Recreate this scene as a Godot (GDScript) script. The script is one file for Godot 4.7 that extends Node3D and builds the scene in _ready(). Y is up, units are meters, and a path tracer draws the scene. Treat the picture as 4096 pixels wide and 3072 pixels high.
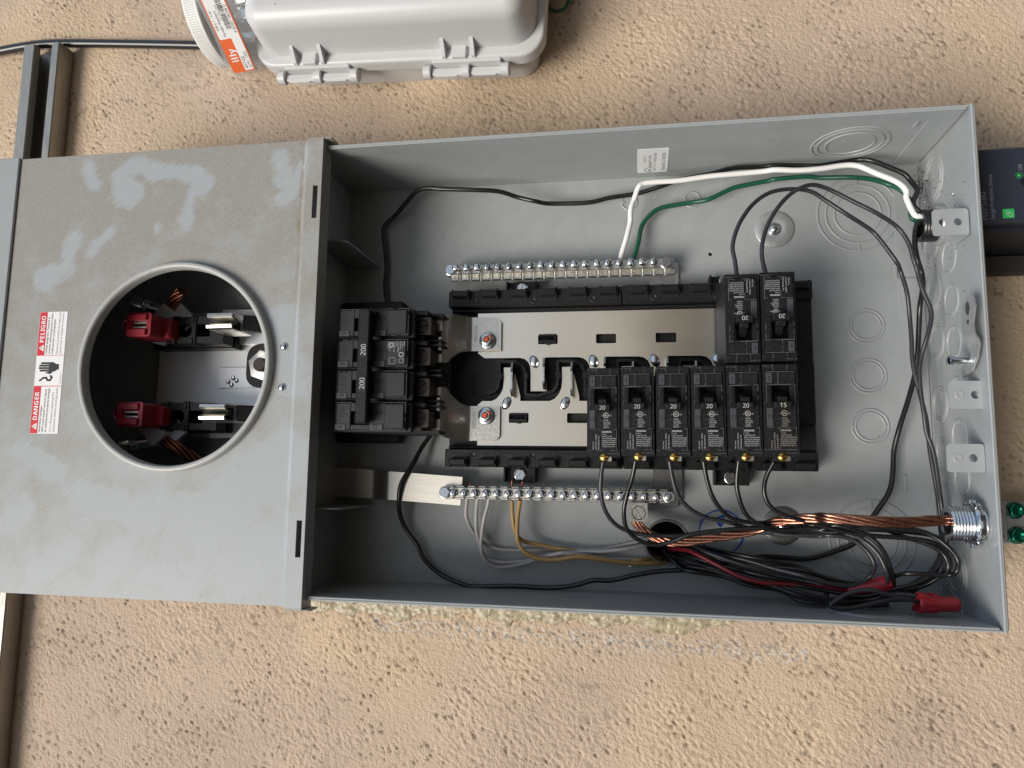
extends Node3D
# Picture axes: x to the photo's right (down in the world), y to the photo's top (right in the world), z out of the wall, in millimetres.
const S := 0.001
const TURN := Basis(Vector3(0, -1, 0), Vector3(1, 0, 0), Vector3(0, 0, 1))
const LIFT := Vector3(0, 1.45, 0)
var names := {}
var origin := {}
var M := {}
var rng := RandomNumberGenerator.new()


class Mb:
	var v := PackedVector3Array()
	var n := PackedVector3Array()
	var uv := PackedVector2Array()
	var xf := Transform3D.IDENTITY

	func tri(a: Vector3, b: Vector3, c: Vector3, na: Vector3, nb: Vector3, nc: Vector3) -> void:
		if ((b - a).cross(c - a).dot(na + nb + nc) > 0.0) == (xf.basis.determinant() > 0.0):
			var t := b
			b = c
			c = t
			t = nb
			nb = nc
			nc = t
		for k in [[a, na], [b, nb], [c, nc]]:
			var p: Vector3 = k[0]
			v.append((xf * p) * 0.001)
			n.append((xf.basis * k[1]).normalized())
			uv.append(Vector2(p.x, p.y) * 0.01)

	func quad(a: Vector3, b: Vector3, c: Vector3, d: Vector3, m: Vector3) -> void:
		tri(a, b, c, m, m, m)
		tri(a, c, d, m, m, m)

	func squad(a: Vector3, b: Vector3, c: Vector3, d: Vector3, na: Vector3, nb: Vector3, nc: Vector3, nd: Vector3) -> void:
		tri(a, b, c, na, nb, nc)
		tri(a, c, d, na, nc, nd)

	# box from corner lo to corner hi with chamfered edges
	func box(lo: Vector3, hi: Vector3, bev := 0.4) -> void:
		var c := (lo + hi) * 0.5
		var h := (hi - lo).abs() * 0.5
		var e := minf(bev, minf(h.x, minf(h.y, h.z)) * 0.8)
		for ax in 3:
			var u := (ax + 1) % 3
			var w := (ax + 2) % 3
			for s in [-1.0, 1.0]:
				var m := Vector3.ZERO
				m[ax] = s
				var q: Array[Vector3] = []
				for k in [[-1, -1], [1, -1], [1, 1], [-1, 1]]:
					var p := Vector3.ZERO
					p[ax] = s * h[ax]
					p[u] = k[0] * (h[u] - e)
					p[w] = k[1] * (h[w] - e)
					q.append(c + p)
				quad(q[0], q[1], q[2], q[3], m)
			# edges along ax
			for su in [-1.0, 1.0]:
				for sw in [-1.0, 1.0]:
					var m2 := Vector3.ZERO
					m2[u] = su
					m2[w] = sw
					m2 = m2.normalized()
					var r: Array[Vector3] = []
					for k in [[0, -1], [0, 1], [1, 1], [1, -1]]:
						var p := Vector3.ZERO
						p[ax] = k[1] * (h[ax] - e)
						p[u] = su * (h[u] - (e if k[0] == 1 else 0.0))
						p[w] = sw * (h[w] - (e if k[0] == 0 else 0.0))
						r.append(c + p)
					quad(r[0], r[1], r[2], r[3], m2)
		for sx in [-1.0, 1.0]:
			for sy in [-1.0, 1.0]:
				for sz in [-1.0, 1.0]:
					var m3 := Vector3(sx, sy, sz).normalized()
					tri(c + Vector3(sx * h.x, sy * (h.y - e), sz * (h.z - e)), c + Vector3(sx * (h.x - e), sy * h.y, sz * (h.z - e)), c + Vector3(sx * (h.x - e), sy * (h.y - e), sz * h.z), m3, m3, m3)

	# profile of (radius, height) turned about axis; a repeated point makes a sharp edge
	func lathe(at: Vector3, axis: Vector3, prof: Array, k := 24, from := 0.0) -> void:
		axis = axis.normalized()
		var u := axis.cross(Vector3(0.3, 1, 0.2) if absf(axis.y) < 0.8 else Vector3(1, 0.2, 0.3)).normalized()
		var w := axis.cross(u)
		for i in prof.size() - 1:
			var p: Vector2 = prof[i]
			var q: Vector2 = prof[i + 1]
			if p.is_equal_approx(q):
				continue
			var d := (q - p).normalized()
			var seg := Vector2(d.y, -d.x)
			var na := seg
			var nb := seg
			if i > 0 and not (prof[i - 1] as Vector2).is_equal_approx(p):
				var d0: Vector2 = (p - prof[i - 1]).normalized()
				if d0.dot(d) > 0.35:
					na = (seg + Vector2(d0.y, -d0.x)).normalized()
			if i + 2 < prof.size() and not (prof[i + 2] as Vector2).is_equal_approx(q):
				var d1: Vector2 = (prof[i + 2] - q).normalized()
				if d1.dot(d) > 0.35:
					nb = (seg + Vector2(d1.y, -d1.x)).normalized()
			for j in k:
				var a0 := from + TAU * j / k
				var a1 := from + TAU * (j + 1) / k
				var e0 := u * cos(a0) + w * sin(a0)
				var e1 := u * cos(a1) + w * sin(a1)
				squad(at + e0 * p.x + axis * p.y, at + e1 * p.x + axis * p.y, at + e1 * q.x + axis * q.y, at + e0 * q.x + axis * q.y, e0 * na.x + axis * na.y, e1 * na.x + axis * na.y, e1 * nb.x + axis * nb.y, e0 * nb.x + axis * nb.y)

	func cyl(a: Vector3, b: Vector3, r: float, k := 16, bev := 0.0) -> void:
		var h := a.distance_to(b)
		if bev > 0.0:
			lathe(a, b - a, [Vector2(0, 0), Vector2(r, 0), Vector2(r, 0), Vector2(r, h - bev), Vector2(r, h - bev), Vector2(r - bev, h), Vector2(r - bev, h), Vector2(0, h)], k)
		else:
			lathe(a, b - a, [Vector2(0, 0), Vector2(r, 0), Vector2(r, 0), Vector2(r, h), Vector2(r, h), Vector2(0, h)], k)

	# flat outline with holes, from z0 to z1
	func plate(outer: PackedVector2Array, holes: Array, z0: float, z1: float, zf := Vector4.ZERO) -> void:
		var pieces: Array = [outer]
		for h in holes:
			var hr := Rect2(h[0], Vector2.ZERO)
			for p in h:
				hr = hr.expand(p)
			var mid := hr.get_center().x
			var next: Array = []
			for pc in pieces:
				for side in [[-9999.0, mid], [mid, 9999.0]]:
					var half := PackedVector2Array([Vector2(side[0], -9999), Vector2(side[1], -9999), Vector2(side[1], 9999), Vector2(side[0], 9999)])
					for piece in Geometry2D.intersect_polygons(pc, half):
						for c in Geometry2D.clip_polygons(piece, h):
							if not Geometry2D.is_polygon_clockwise(c):
								next.append(c)
			pieces = next
		for pc in pieces:
			var t := Geometry2D.triangulate_polygon(pc)
			for i in t.size() / 3:
				var q: Array[Vector2] = [pc[t[i * 3]], pc[t[i * 3 + 1]], pc[t[i * 3 + 2]]]
				for s in [[z0, -1.0], [z1, 1.0]]:
					var m := Vector3(0, 0, s[1])
					tri(lift(q[0], s[0], zf), lift(q[1], s[0], zf), lift(q[2], s[0], zf), m, m, m)
		rim(outer, z0, z1, 1.0, zf)
		for h in holes:
			rim(h, z0, z1, -1.0, zf)

	func lift(p: Vector2, z: float, zf: Vector4) -> Vector3:
		return Vector3(p.x, p.y, z + Mb.bend(zf, p.x))

	func rim(loop: PackedVector2Array, z0: float, z1: float, out: float, zf := Vector4.ZERO) -> void:
		var s := -1.0 if Geometry2D.is_polygon_clockwise(loop) else 1.0
		for i in loop.size():
			var a := loop[i]
			var b := loop[(i + 1) % loop.size()]
			var d := (b - a).normalized()
			quad(lift(a, z0, zf), lift(b, z0, zf), lift(b, z1, zf), lift(a, z1, zf), Vector3(d.y, -d.x, 0) * s * out)

	# like plate, cut in slices along x and bent by zf(x)
	func bent(outer: PackedVector2Array, z0: float, z1: float, zf: Vector4, step := 2.0) -> void:
		var r := Rect2(outer[0], Vector2.ZERO)
		for p in outer:
			r = r.expand(p)
		var x := r.position.x
		while x < r.end.x - 0.01:
			var x1 := minf(x + step, r.end.x)
			var cut := PackedVector2Array([Vector2(x, -9999), Vector2(x1, -9999), Vector2(x1, 9999), Vector2(x, 9999)])
			for pc in Geometry2D.intersect_polygons(outer, cut):
				var t := Geometry2D.triangulate_polygon(pc)
				for i in t.size() / 3:
					var q: Array[Vector2] = [pc[t[i * 3]], pc[t[i * 3 + 1]], pc[t[i * 3 + 2]]]
					for s in [[z0, -1.0], [z1, 1.0]]:
						var nn: Array[Vector3] = []
						for k in 3:
							nn.append(Vector3(-(Mb.bend(zf, q[k].x + 0.5) - Mb.bend(zf, q[k].x - 0.5)), 0, 1).normalized() * s[1])
						tri(lift(q[0], s[0], zf), lift(q[1], s[0], zf), lift(q[2], s[0], zf), nn[0], nn[1], nn[2])
				for i in pc.size():
					var a: Vector2 = pc[i]
					var b: Vector2 = pc[(i + 1) % pc.size()]
					if absf(a.x - b.x) < 0.01 and (absf(a.x - x) < 0.01 and x > r.position.x + 0.01 or absf(a.x - x1) < 0.01 and x1 < r.end.x - 0.01):
						continue
					var d := (b - a).normalized()
					quad(lift(a, z0, zf), lift(b, z0, zf), lift(b, z1, zf), lift(a, z1, zf), Vector3(d.y, -d.x, 0))
			x = x1

	# tube through points (smooth curve)
	func tube(pts: Array, r: float, k := 8, sub := 5, twist := 0.0, off := 0.0, phase := 0.0) -> void:
		var c: Array[Vector3] = []
		for i in pts.size() - 1:
			var p0: Vector3 = pts[maxi(i - 1, 0)]
			var p1: Vector3 = pts[i]
			var p2: Vector3 = pts[i + 1]
			var p3: Vector3 = pts[mini(i + 2, pts.size() - 1)]
			for j in sub:
				c.append(p1.cubic_interpolate(p2, p0, p3, float(j) / sub))
		c.append(pts[pts.size() - 1])
		var t := (c[1] - c[0]).normalized()
		var u := t.cross(Vector3(0.2, 0.3, 1)).normalized()
		if u.length() < 0.1:
			u = t.cross(Vector3(1, 0, 0)).normalized()
		var rings: Array = []
		var normals: Array = []
		var along := 0.0
		for i in c.size():
			var t1 := (c[mini(i + 1, c.size() - 1)] - c[maxi(i - 1, 0)]).normalized()
			u = (u - t1 * u.dot(t1)).normalized()
			var w := t1.cross(u)
			if i > 0:
				along += c[i].distance_to(c[i - 1])
			var mid := c[i]
			if off > 0.0:
				var a := phase + along * twist
				mid += (u * cos(a) + w * sin(a)) * off
			var ring: Array[Vector3] = []
			var nr: Array[Vector3] = []
			for j in k:
				var e := u * cos(TAU * j / k) + w * sin(TAU * j / k)
				ring.append(mid + e * r)
				nr.append(e)
			rings.append(ring)
			normals.append(nr)
		for i in rings.size() - 1:
			for j in k:
				var j1 := (j + 1) % k
				squad(rings[i][j], rings[i][j1], rings[i + 1][j1], rings[i + 1][j], normals[i][j], normals[i][j1], normals[i + 1][j1], normals[i + 1][j])
		for e in [0, rings.size() - 1]:
			var m: Vector3 = (c[0] - c[1]).normalized() if e == 0 else (c[c.size() - 1] - c[c.size() - 2]).normalized()
			for j in k - 2:
				tri(rings[e][0], rings[e][j + 1], rings[e][j + 2], m, m, m)

	# rounded box standing on plane z0, outline rounded by r, front edge rounded by e
	func rounded(x0: float, y0: float, x1: float, y1: float, r: float, z0: float, z1: float, e: float, taper := 0.0, closed := true) -> void:
		var prof: Array = [[0.0, z0]]
		for i in 7:
			var a := PI * 0.5 * i / 6.0
			prof.append([taper + e * (1.0 - cos(a)), z1 - e + e * sin(a)])
		var loops: Array = []
		for q in prof:
			loops.append(Mb.outline(x0 + q[0], y0 + q[0], x1 - q[0], y1 - q[0], maxf(r - q[0], 0.8), 6))
		for i in prof.size() - 1:
			var d := Vector2(prof[i + 1][0] - prof[i][0], prof[i + 1][1] - prof[i][1]).normalized()
			var m := Vector2(d.y, d.x)
			var d0 := d if i < 2 else Vector2(prof[i][0] - prof[i - 1][0], prof[i][1] - prof[i - 1][1]).normalized()
			var d2 := d if i > prof.size() - 3 else Vector2(prof[i + 2][0] - prof[i + 1][0], prof[i + 2][1] - prof[i + 1][1]).normalized()
			var ma := (m + Vector2(d0.y, d0.x)).normalized()
			var mb := (m + Vector2(d2.y, d2.x)).normalized()
			if i == prof.size() - 2:
				mb = Vector2(0, 1)
			var k: int = loops[i].size()
			for j in k:
				var j1 := (j + 1) % k
				var o0 := Mb.loop_normal(loops[0], j)
				var o1 := Mb.loop_normal(loops[0], j1)
				squad(z3(loops[i][j], prof[i][1]), z3(loops[i][j1], prof[i][1]), z3(loops[i + 1][j1], prof[i + 1][1]), z3(loops[i + 1][j], prof[i + 1][1]), Vector3(o0.x * ma.x, o0.y * ma.x, ma.y), Vector3(o1.x * ma.x, o1.y * ma.x, ma.y), Vector3(o1.x * mb.x, o1.y * mb.x, mb.y), Vector3(o0.x * mb.x, o0.y * mb.x, mb.y))
		var cap: PackedVector2Array = loops[loops.size() - 1]
		var t := Geometry2D.triangulate_polygon(cap)
		for i in t.size() / 3:
			tri(z3(cap[t[i * 3]], z1), z3(cap[t[i * 3 + 1]], z1), z3(cap[t[i * 3 + 2]], z1), Vector3(0, 0, 1), Vector3(0, 0, 1), Vector3(0, 0, 1))
			if closed:
				var b: PackedVector2Array = loops[0]
				tri(z3(b[t[i * 3]], z0), z3(b[t[i * 3 + 1]], z0), z3(b[t[i * 3 + 2]], z0), Vector3(0, 0, -1), Vector3(0, 0, -1), Vector3(0, 0, -1))

	func z3(p: Vector2, z: float) -> Vector3:
		return Vector3(p.x, p.y, z)

	# z.x, plus z.y once x has gone from z.z to z.w
	static func bend(z: Vector4, x: float) -> float:
		return z.x if z.y == 0.0 else z.x + z.y * (smoothstep(z.z, z.w, x) if z.w > z.z else 1.0 - smoothstep(z.w, z.z, x))

	static func loop_normal(l: PackedVector2Array, i: int) -> Vector2:
		var a := (l[(i + 1) % l.size()] - l[i]).normalized()
		var b := (l[i] - l[(i - 1 + l.size()) % l.size()]).normalized()
		var d := (a + b).normalized()
		return Vector2(d.y, -d.x)

	static func outline(x0: float, y0: float, x1: float, y1: float, r: float, k := 4) -> PackedVector2Array:
		var o := PackedVector2Array()
		for c in [[x1 - r, y0 + r, -90.0], [x1 - r, y1 - r, 0.0], [x0 + r, y1 - r, 90.0], [x0 + r, y0 + r, 180.0]]:
			for i in k + 1:
				var a := deg_to_rad(c[2] + 90.0 * i / k)
				o.append(Vector2(c[0] + r * cos(a), c[1] + r * sin(a)))
		return o

	static func disc(c: Vector2, r: float, k := 24, ry := 0.0) -> PackedVector2Array:
		var o := PackedVector2Array()
		for i in k:
			o.append(c + Vector2(cos(TAU * i / k) * r, sin(TAU * i / k) * (ry if ry > 0.0 else r)))
		return o

	func mesh() -> ArrayMesh:
		var a := []
		a.resize(Mesh.ARRAY_MAX)
		a[Mesh.ARRAY_VERTEX] = v
		a[Mesh.ARRAY_NORMAL] = n
		a[Mesh.ARRAY_TEX_UV] = uv
		var m := ArrayMesh.new()
		m.add_surface_from_arrays(Mesh.PRIMITIVE_TRIANGLES, a)
		return m


func V(x: float, y: float, z: float) -> Vector3:
	return Vector3(x, y, z)


func P2(l: Array) -> PackedVector2Array:
	var o := PackedVector2Array()
	for i in l.size() / 2:
		o.append(Vector2(l[i * 2], l[i * 2 + 1]))
	return o


func numbered(parent: Node, called: String) -> String:
	var key := str(parent.get_instance_id()) + called
	var k: int = names.get(key, -1) + 1
	names[key] = k
	return called if k == 0 else "%s_%03d" % [called, k]


func thing(called: String, label: String, category: String, at: Vector3, group := "", local := false) -> Node3D:
	var o := Node3D.new()
	o.name = numbered(self, called)
	add_child(o)
	o.transform = Transform3D(TURN, TURN * at * S + LIFT)
	origin[o] = Vector3.ZERO if local else at
	tag(o, label, category, group)
	return o


func tag(o: Node3D, label: String, category: String, group := "") -> void:
	o.set_meta("label", label)
	o.set_meta("category", category)
	if group != "":
		o.set_meta("group", group)


# one mesh under a thing (or under a part of it)
func part(o: Node3D, called: String, b: Mb, m: Material, label := "") -> MeshInstance3D:
	return put(o, called, b.mesh(), m, Transform3D.IDENTITY, label)


func put(o: Node3D, called: String, mesh: Mesh, m: Material, at: Transform3D, label := "") -> MeshInstance3D:
	var i := MeshInstance3D.new()
	i.name = numbered(o, called)
	i.mesh = mesh
	i.material_override = m
	o.add_child(i)
	var base: Vector3 = origin.get(o, Vector3.ZERO)
	i.transform = Transform3D(at.basis, (at.origin - base) * S)
	if label != "":
		i.set_meta("label", label)
	return i


# a thing that is one mesh
func single(called: String, b: Mb, m: Material, label: String, category: String, group := "") -> MeshInstance3D:
	var i := MeshInstance3D.new()
	i.name = numbered(self, called)
	i.mesh = b.mesh()
	i.material_override = m
	add_child(i)
	i.transform = Transform3D(TURN, LIFT)
	if label != "":
		tag(i, label, category, group)
	return i


func copy(o: Node3D, called: String, at: Vector3, turn: float, label: String) -> Node3D:
	var c: Node3D = o.duplicate()
	c.name = numbered(self, called)
	add_child(c)
	c.transform = Transform3D(TURN * Basis(Vector3(0, 0, 1), turn), TURN * at * S + LIFT)
	c.set_meta("label", label)
	return c


var fonts := {}


# flat lettering: at is the left end of the base line, h the height of a capital
func text(b: Mb, s: String, at: Vector3, right: Vector3, up: Vector3, h: float, bold := false, width := 1.0) -> float:
	if not fonts.has(bold):
		var f := SystemFont.new()
		f.font_names = PackedStringArray(["Droid Sans"])
		f.font_weight = 700 if bold else 400
		fonts[bold] = f
	var t := TextMesh.new()
	t.font = fonts[bold]
	t.font_size = 24
	t.pixel_size = 1.0
	t.depth = 0.0
	t.curve_step = 3.0
	t.horizontal_alignment = HORIZONTAL_ALIGNMENT_LEFT
	t.vertical_alignment = VERTICAL_ALIGNMENT_BOTTOM
	t.text = s
	var a := t.get_mesh_arrays()
	var vs: PackedVector3Array = a[Mesh.ARRAY_VERTEX]
	var ix: PackedInt32Array = a[Mesh.ARRAY_INDEX]
	var k := h / 17.2
	var n := right.cross(up).normalized()
	var base := TEXT_BASE
	var wide := 0.0
	var q := PackedVector3Array()
	for p in vs:
		q.append(at + right * p.x * k * width + up * (p.y - base) * k)
		wide = maxf(wide, p.x * k * width)
	for i in ix.size() / 3:
		b.tri(q[ix[i * 3]], q[ix[i * 3 + 1]], q[ix[i * 3 + 2]], n, n, n)
	return wide


const TEXT_BASE := 6.0


func mat(albedo: Color, rough: float, metal := 0.0) -> StandardMaterial3D:
	var m := StandardMaterial3D.new()
	m.albedo_color = albedo.linear_to_srgb()
	m.roughness = rough
	m.metallic = metal
	m.metallic_specular = 0.5
	return m


func grain(m: StandardMaterial3D, freq: float, depth: float, scale: Vector3, octaves := 3, kind := FastNoiseLite.TYPE_SIMPLEX_SMOOTH) -> StandardMaterial3D:
	var f := FastNoiseLite.new()
	f.noise_type = kind
	f.seed = 7
	f.frequency = freq
	f.fractal_octaves = octaves
	var t := NoiseTexture2D.new()
	t.width = 256
	t.height = 256
	t.seamless = true
	t.as_normal_map = true
	t.bump_strength = 4.0
	t.noise = f
	m.normal_enabled = true
	m.normal_texture = t
	m.normal_scale = depth
	m.uv1_triplanar = true
	m.uv1_scale = scale
	return m


# uneven tone and gloss, without touching the shape
func worn(m: StandardMaterial3D, lo: Color, hi: Color, freq: float, scale: float) -> StandardMaterial3D:
	var f := FastNoiseLite.new()
	f.seed = 21
	f.frequency = freq
	f.fractal_octaves = 5
	var g := Gradient.new()
	g.set_color(0, lo)
	g.set_color(1, hi)
	var t := NoiseTexture2D.new()
	t.width = 512
	t.height = 512
	t.seamless = true
	t.noise = f
	t.color_ramp = g
	m.albedo_texture = t
	m.uv1_triplanar = true
	m.uv1_scale = Vector3.ONE * scale
	return m


# sparse pale specks and smears of dust on dark plastic
func dusty(m: StandardMaterial3D, tone: float) -> void:
	var own := m.albedo_color.srgb_to_linear()
	var f := FastNoiseLite.new()
	f.seed = 77
	f.frequency = 0.035
	f.fractal_octaves = 5
	f.fractal_gain = 0.65
	var g := Gradient.new()
	g.set_color(0, own.linear_to_srgb())
	g.set_color(1, Color(tone * 2.2, tone * 2.15, tone * 2.1).linear_to_srgb())
	g.add_point(0.6, own.linear_to_srgb())
	g.add_point(0.74, Color(tone, tone, tone).linear_to_srgb())
	var t := NoiseTexture2D.new()
	t.width = 512
	t.height = 512
	t.seamless = true
	t.noise = f
	t.color_ramp = g
	m.albedo_color = Color(1, 1, 1)
	m.albedo_texture = t
	m.uv1_triplanar = true
	m.uv1_scale = Vector3.ONE * 22.0
	m.metallic_specular = 0.4


func materials() -> void:
	M.paint = grain(mat(Color(0.337, 0.358, 0.368), 0.37), 0.05, 0.045, Vector3.ONE * 18.0)
	worn(M.paint, Color(0.96, 0.96, 0.955), Color(1, 1, 1), 0.010, 5.0)
	M.paint.uv1_scale = Vector3.ONE * 8.0
	M.black = grain(mat(Color(0.0085, 0.0085, 0.0095), 0.46), 0.06, 0.15, Vector3.ONE * 30.0)
	dusty(M.black, 0.02)
	M.black_dark = mat(Color(0.004, 0.004, 0.0045), 0.55)
	M.main = grain(mat(Color(0.015, 0.015, 0.017), 0.48), 0.06, 0.15, Vector3.ONE * 30.0)
	M.indicator = mat(Color(0.05, 0.053, 0.062), 0.45)
	M.print = mat(Color(0.50, 0.50, 0.50), 0.6)
	M.faint_print = mat(Color(0.36, 0.33, 0.29), 0.6)
	M.scuff = mat(Color(0.15, 0.15, 0.155), 0.6)
	M.emboss = mat(Color(0.024, 0.024, 0.027), 0.4)
	M.bus = grain(mat(Color(0.86, 0.80, 0.69), 0.24, 1.0), 0.012, 0.07, Vector3(2.0, 6.0, 6.0), 2)
	M.tin = grain(mat(Color(0.62, 0.60, 0.55), 0.34, 1.0), 0.04, 0.12, Vector3.ONE * 20.0)
	M.strap = grain(mat(Color(0.76, 0.72, 0.64), 0.38, 1.0), 0.05, 0.04, Vector3(2.0, 40.0, 40.0))
	M.zinc = mat(Color(0.60, 0.63, 0.66), 0.2, 1.0)
	M.dull_dark = grain(mat(Color(0.23, 0.23, 0.225), 0.42, 0.9), 0.05, 0.1, Vector3.ONE * 20.0)
	M.zinc_dull = grain(mat(Color(0.48, 0.49, 0.50), 0.38, 0.6), 0.05, 0.15, Vector3.ONE * 16.0)
	M.galv = grain(mat(Color(0.84, 0.86, 0.89), 0.36, 0.35), 0.05, 0.10, Vector3.ONE * 30.0)
	M.strut = grain(mat(Color(0.36, 0.345, 0.31), 0.48, 0.9), 0.04, 0.2, Vector3(24.0, 2.0, 24.0))
	M.engraved = mat(Color(0.28, 0.26, 0.23), 0.5, 1.0)
	M.brown_metal = mat(Color(0.055, 0.046, 0.042), 0.48, 0.7)
	M.brass = mat(Color(0.62, 0.38, 0.10), 0.25, 1.0)
	M.copper = worn(mat(Color(0.72, 0.38, 0.27), 0.3, 1.0), Color(0.62, 0.55, 0.52), Color(1, 1, 1), 0.02, 40.0)
	M.copper_dark = mat(Color(0.36, 0.15, 0.09), 0.4, 1.0)
	M.orange_paint = mat(Color(0.60, 0.10, 0.03), 0.5)
	M.wire_black = mat(Color(0.007, 0.007, 0.008), 0.31)
	M.wire_black_2 = mat(Color(0.026, 0.026, 0.031), 0.38)
	dusty(M.wire_black, 0.03)
	dusty(M.wire_black_2, 0.05)
	M.wire_black.metallic_specular = 0.55
	M.wire_black_2.metallic_specular = 0.55
	M.wire_white = mat(Color(0.80, 0.80, 0.80), 0.38)
	M.wire_green = mat(Color(0.008, 0.085, 0.045), 0.35)
	M.wire_grey = mat(Color(0.40, 0.385, 0.385), 0.4)
	M.wire_tan = mat(Color(0.34, 0.22, 0.085), 0.4)
	M.wire_red = mat(Color(0.20, 0.012, 0.022), 0.35)
	M.red_plastic = mat(Color(0.27, 0.018, 0.032), 0.32)
	M.nut_red = mat(Color(0.34, 0.018, 0.028), 0.36)
	M.white_label = mat(Color(0.80, 0.80, 0.81), 0.42)
	M.label_red = mat(Color(0.60, 0.012, 0.022), 0.45)
	M.ink = mat(Color(0.012, 0.012, 0.014), 0.6)
	M.ink_blue = mat(Color(0.012, 0.06, 0.40), 0.6)
	M.grey_plastic = grain(mat(Color(0.57, 0.57, 0.58), 0.36), 0.05, 0.08, Vector3.ONE * 20.0)
	M.white_lid = mat(Color(0.68, 0.68, 0.67), 0.5)
	M.orange_label = mat(Color(0.75, 0.13, 0.025), 0.45)
	M.navy = mat(Color(0.028, 0.034, 0.050), 0.36)
	M.navy_edge = mat(Color(0.010, 0.013, 0.021), 0.5)
	M.led_green = mat(Color(0.03, 0.42, 0.10), 0.4)
	M.green_screw = mat(Color(0.004, 0.16, 0.09), 0.22, 0.7)
	M.brown_strip = mat(Color(0.04, 0.032, 0.028), 0.6)
	M.crumb = mat(Color(0.07, 0.045, 0.035), 0.7)
	M.shaving = mat(Color(0.6, 0.6, 0.6), 0.3, 1.0)
	M.caulk = worn(grain(mat(Color(0.60, 0.53, 0.40), 0.42), 0.05, 0.10, Vector3.ONE * 14.0), Color(0.62, 0.60, 0.52), Color(1, 1, 1), 0.03, 14.0)
	M.clear = mat(Color(0.86, 0.88, 0.88), 0.08)
	M.clear.albedo_color.a = 0.16
	M.clear.transparency = BaseMaterial3D.TRANSPARENCY_ALPHA


func _ready() -> void:
	rng.seed = 11
	var cam := Camera3D.new()
	cam.name = "camera"
	add_child(cam)
	cam.fov = 55.573
	cam.near = 0.02
	cam.far = 200.0
	cam.transform = Transform3D(TURN * Basis(Vector3(0.98577, 0.01445, -0.16750), Vector3(0.00599, 0.99265, 0.12085), Vector3(0.16802, -0.12013, 0.97844)), TURN * V(88.0, -79.1, 606.3) * S + LIFT)
	cam.current = true
	var sun := DirectionalLight3D.new()
	sun.name = "sun"
	sun.light_color = Color(1.0, 0.975, 0.935)
	sun.light_energy = 0.5
	sun.light_angular_distance = 30.0
	sun.shadow_enabled = true
	add_child(sun)
	# comes from the world's upper left front, high
	var from := TURN * V(-0.84, -0.60, 1.0)
	sun.transform = Transform3D(Basis.looking_at(-from.normalized(), Vector3(0, 0, 1)), Vector3.ZERO)
	var env := Environment.new()
	var sky_mat := ProceduralSkyMaterial.new()
	sky_mat.sky_top_color = Color(0.64, 0.73, 0.85)
	sky_mat.sky_horizon_color = Color(0.74, 0.71, 0.66)
	sky_mat.sky_curve = 0.2
	sky_mat.ground_horizon_color = Color(0.36, 0.33, 0.30)
	sky_mat.ground_bottom_color = Color(0.24, 0.22, 0.20)
	sky_mat.ground_curve = 0.1
	var sky := Sky.new()
	sky.sky_material = sky_mat
	env.background_mode = Environment.BG_SKY
	env.sky = sky
	env.tonemap_mode = Environment.TONE_MAPPER_LINEAR
	env.background_energy_multiplier = 0.52
	env.tonemap_exposure = 2.3
	env.sdfgi_enabled = true
	env.ssao_enabled = true
	env.ssil_enabled = true
	var we := WorldEnvironment.new()
	we.name = "world_environment"
	we.environment = env
	add_child(we)
	materials()
	build_wall()
	build_panel()
	build_meter_parts()
	build_bus()
	build_main_breaker()
	build_breakers()
	build_neutral_bars()
	build_wires()
	build_small_things()
	build_surroundings()


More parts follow.
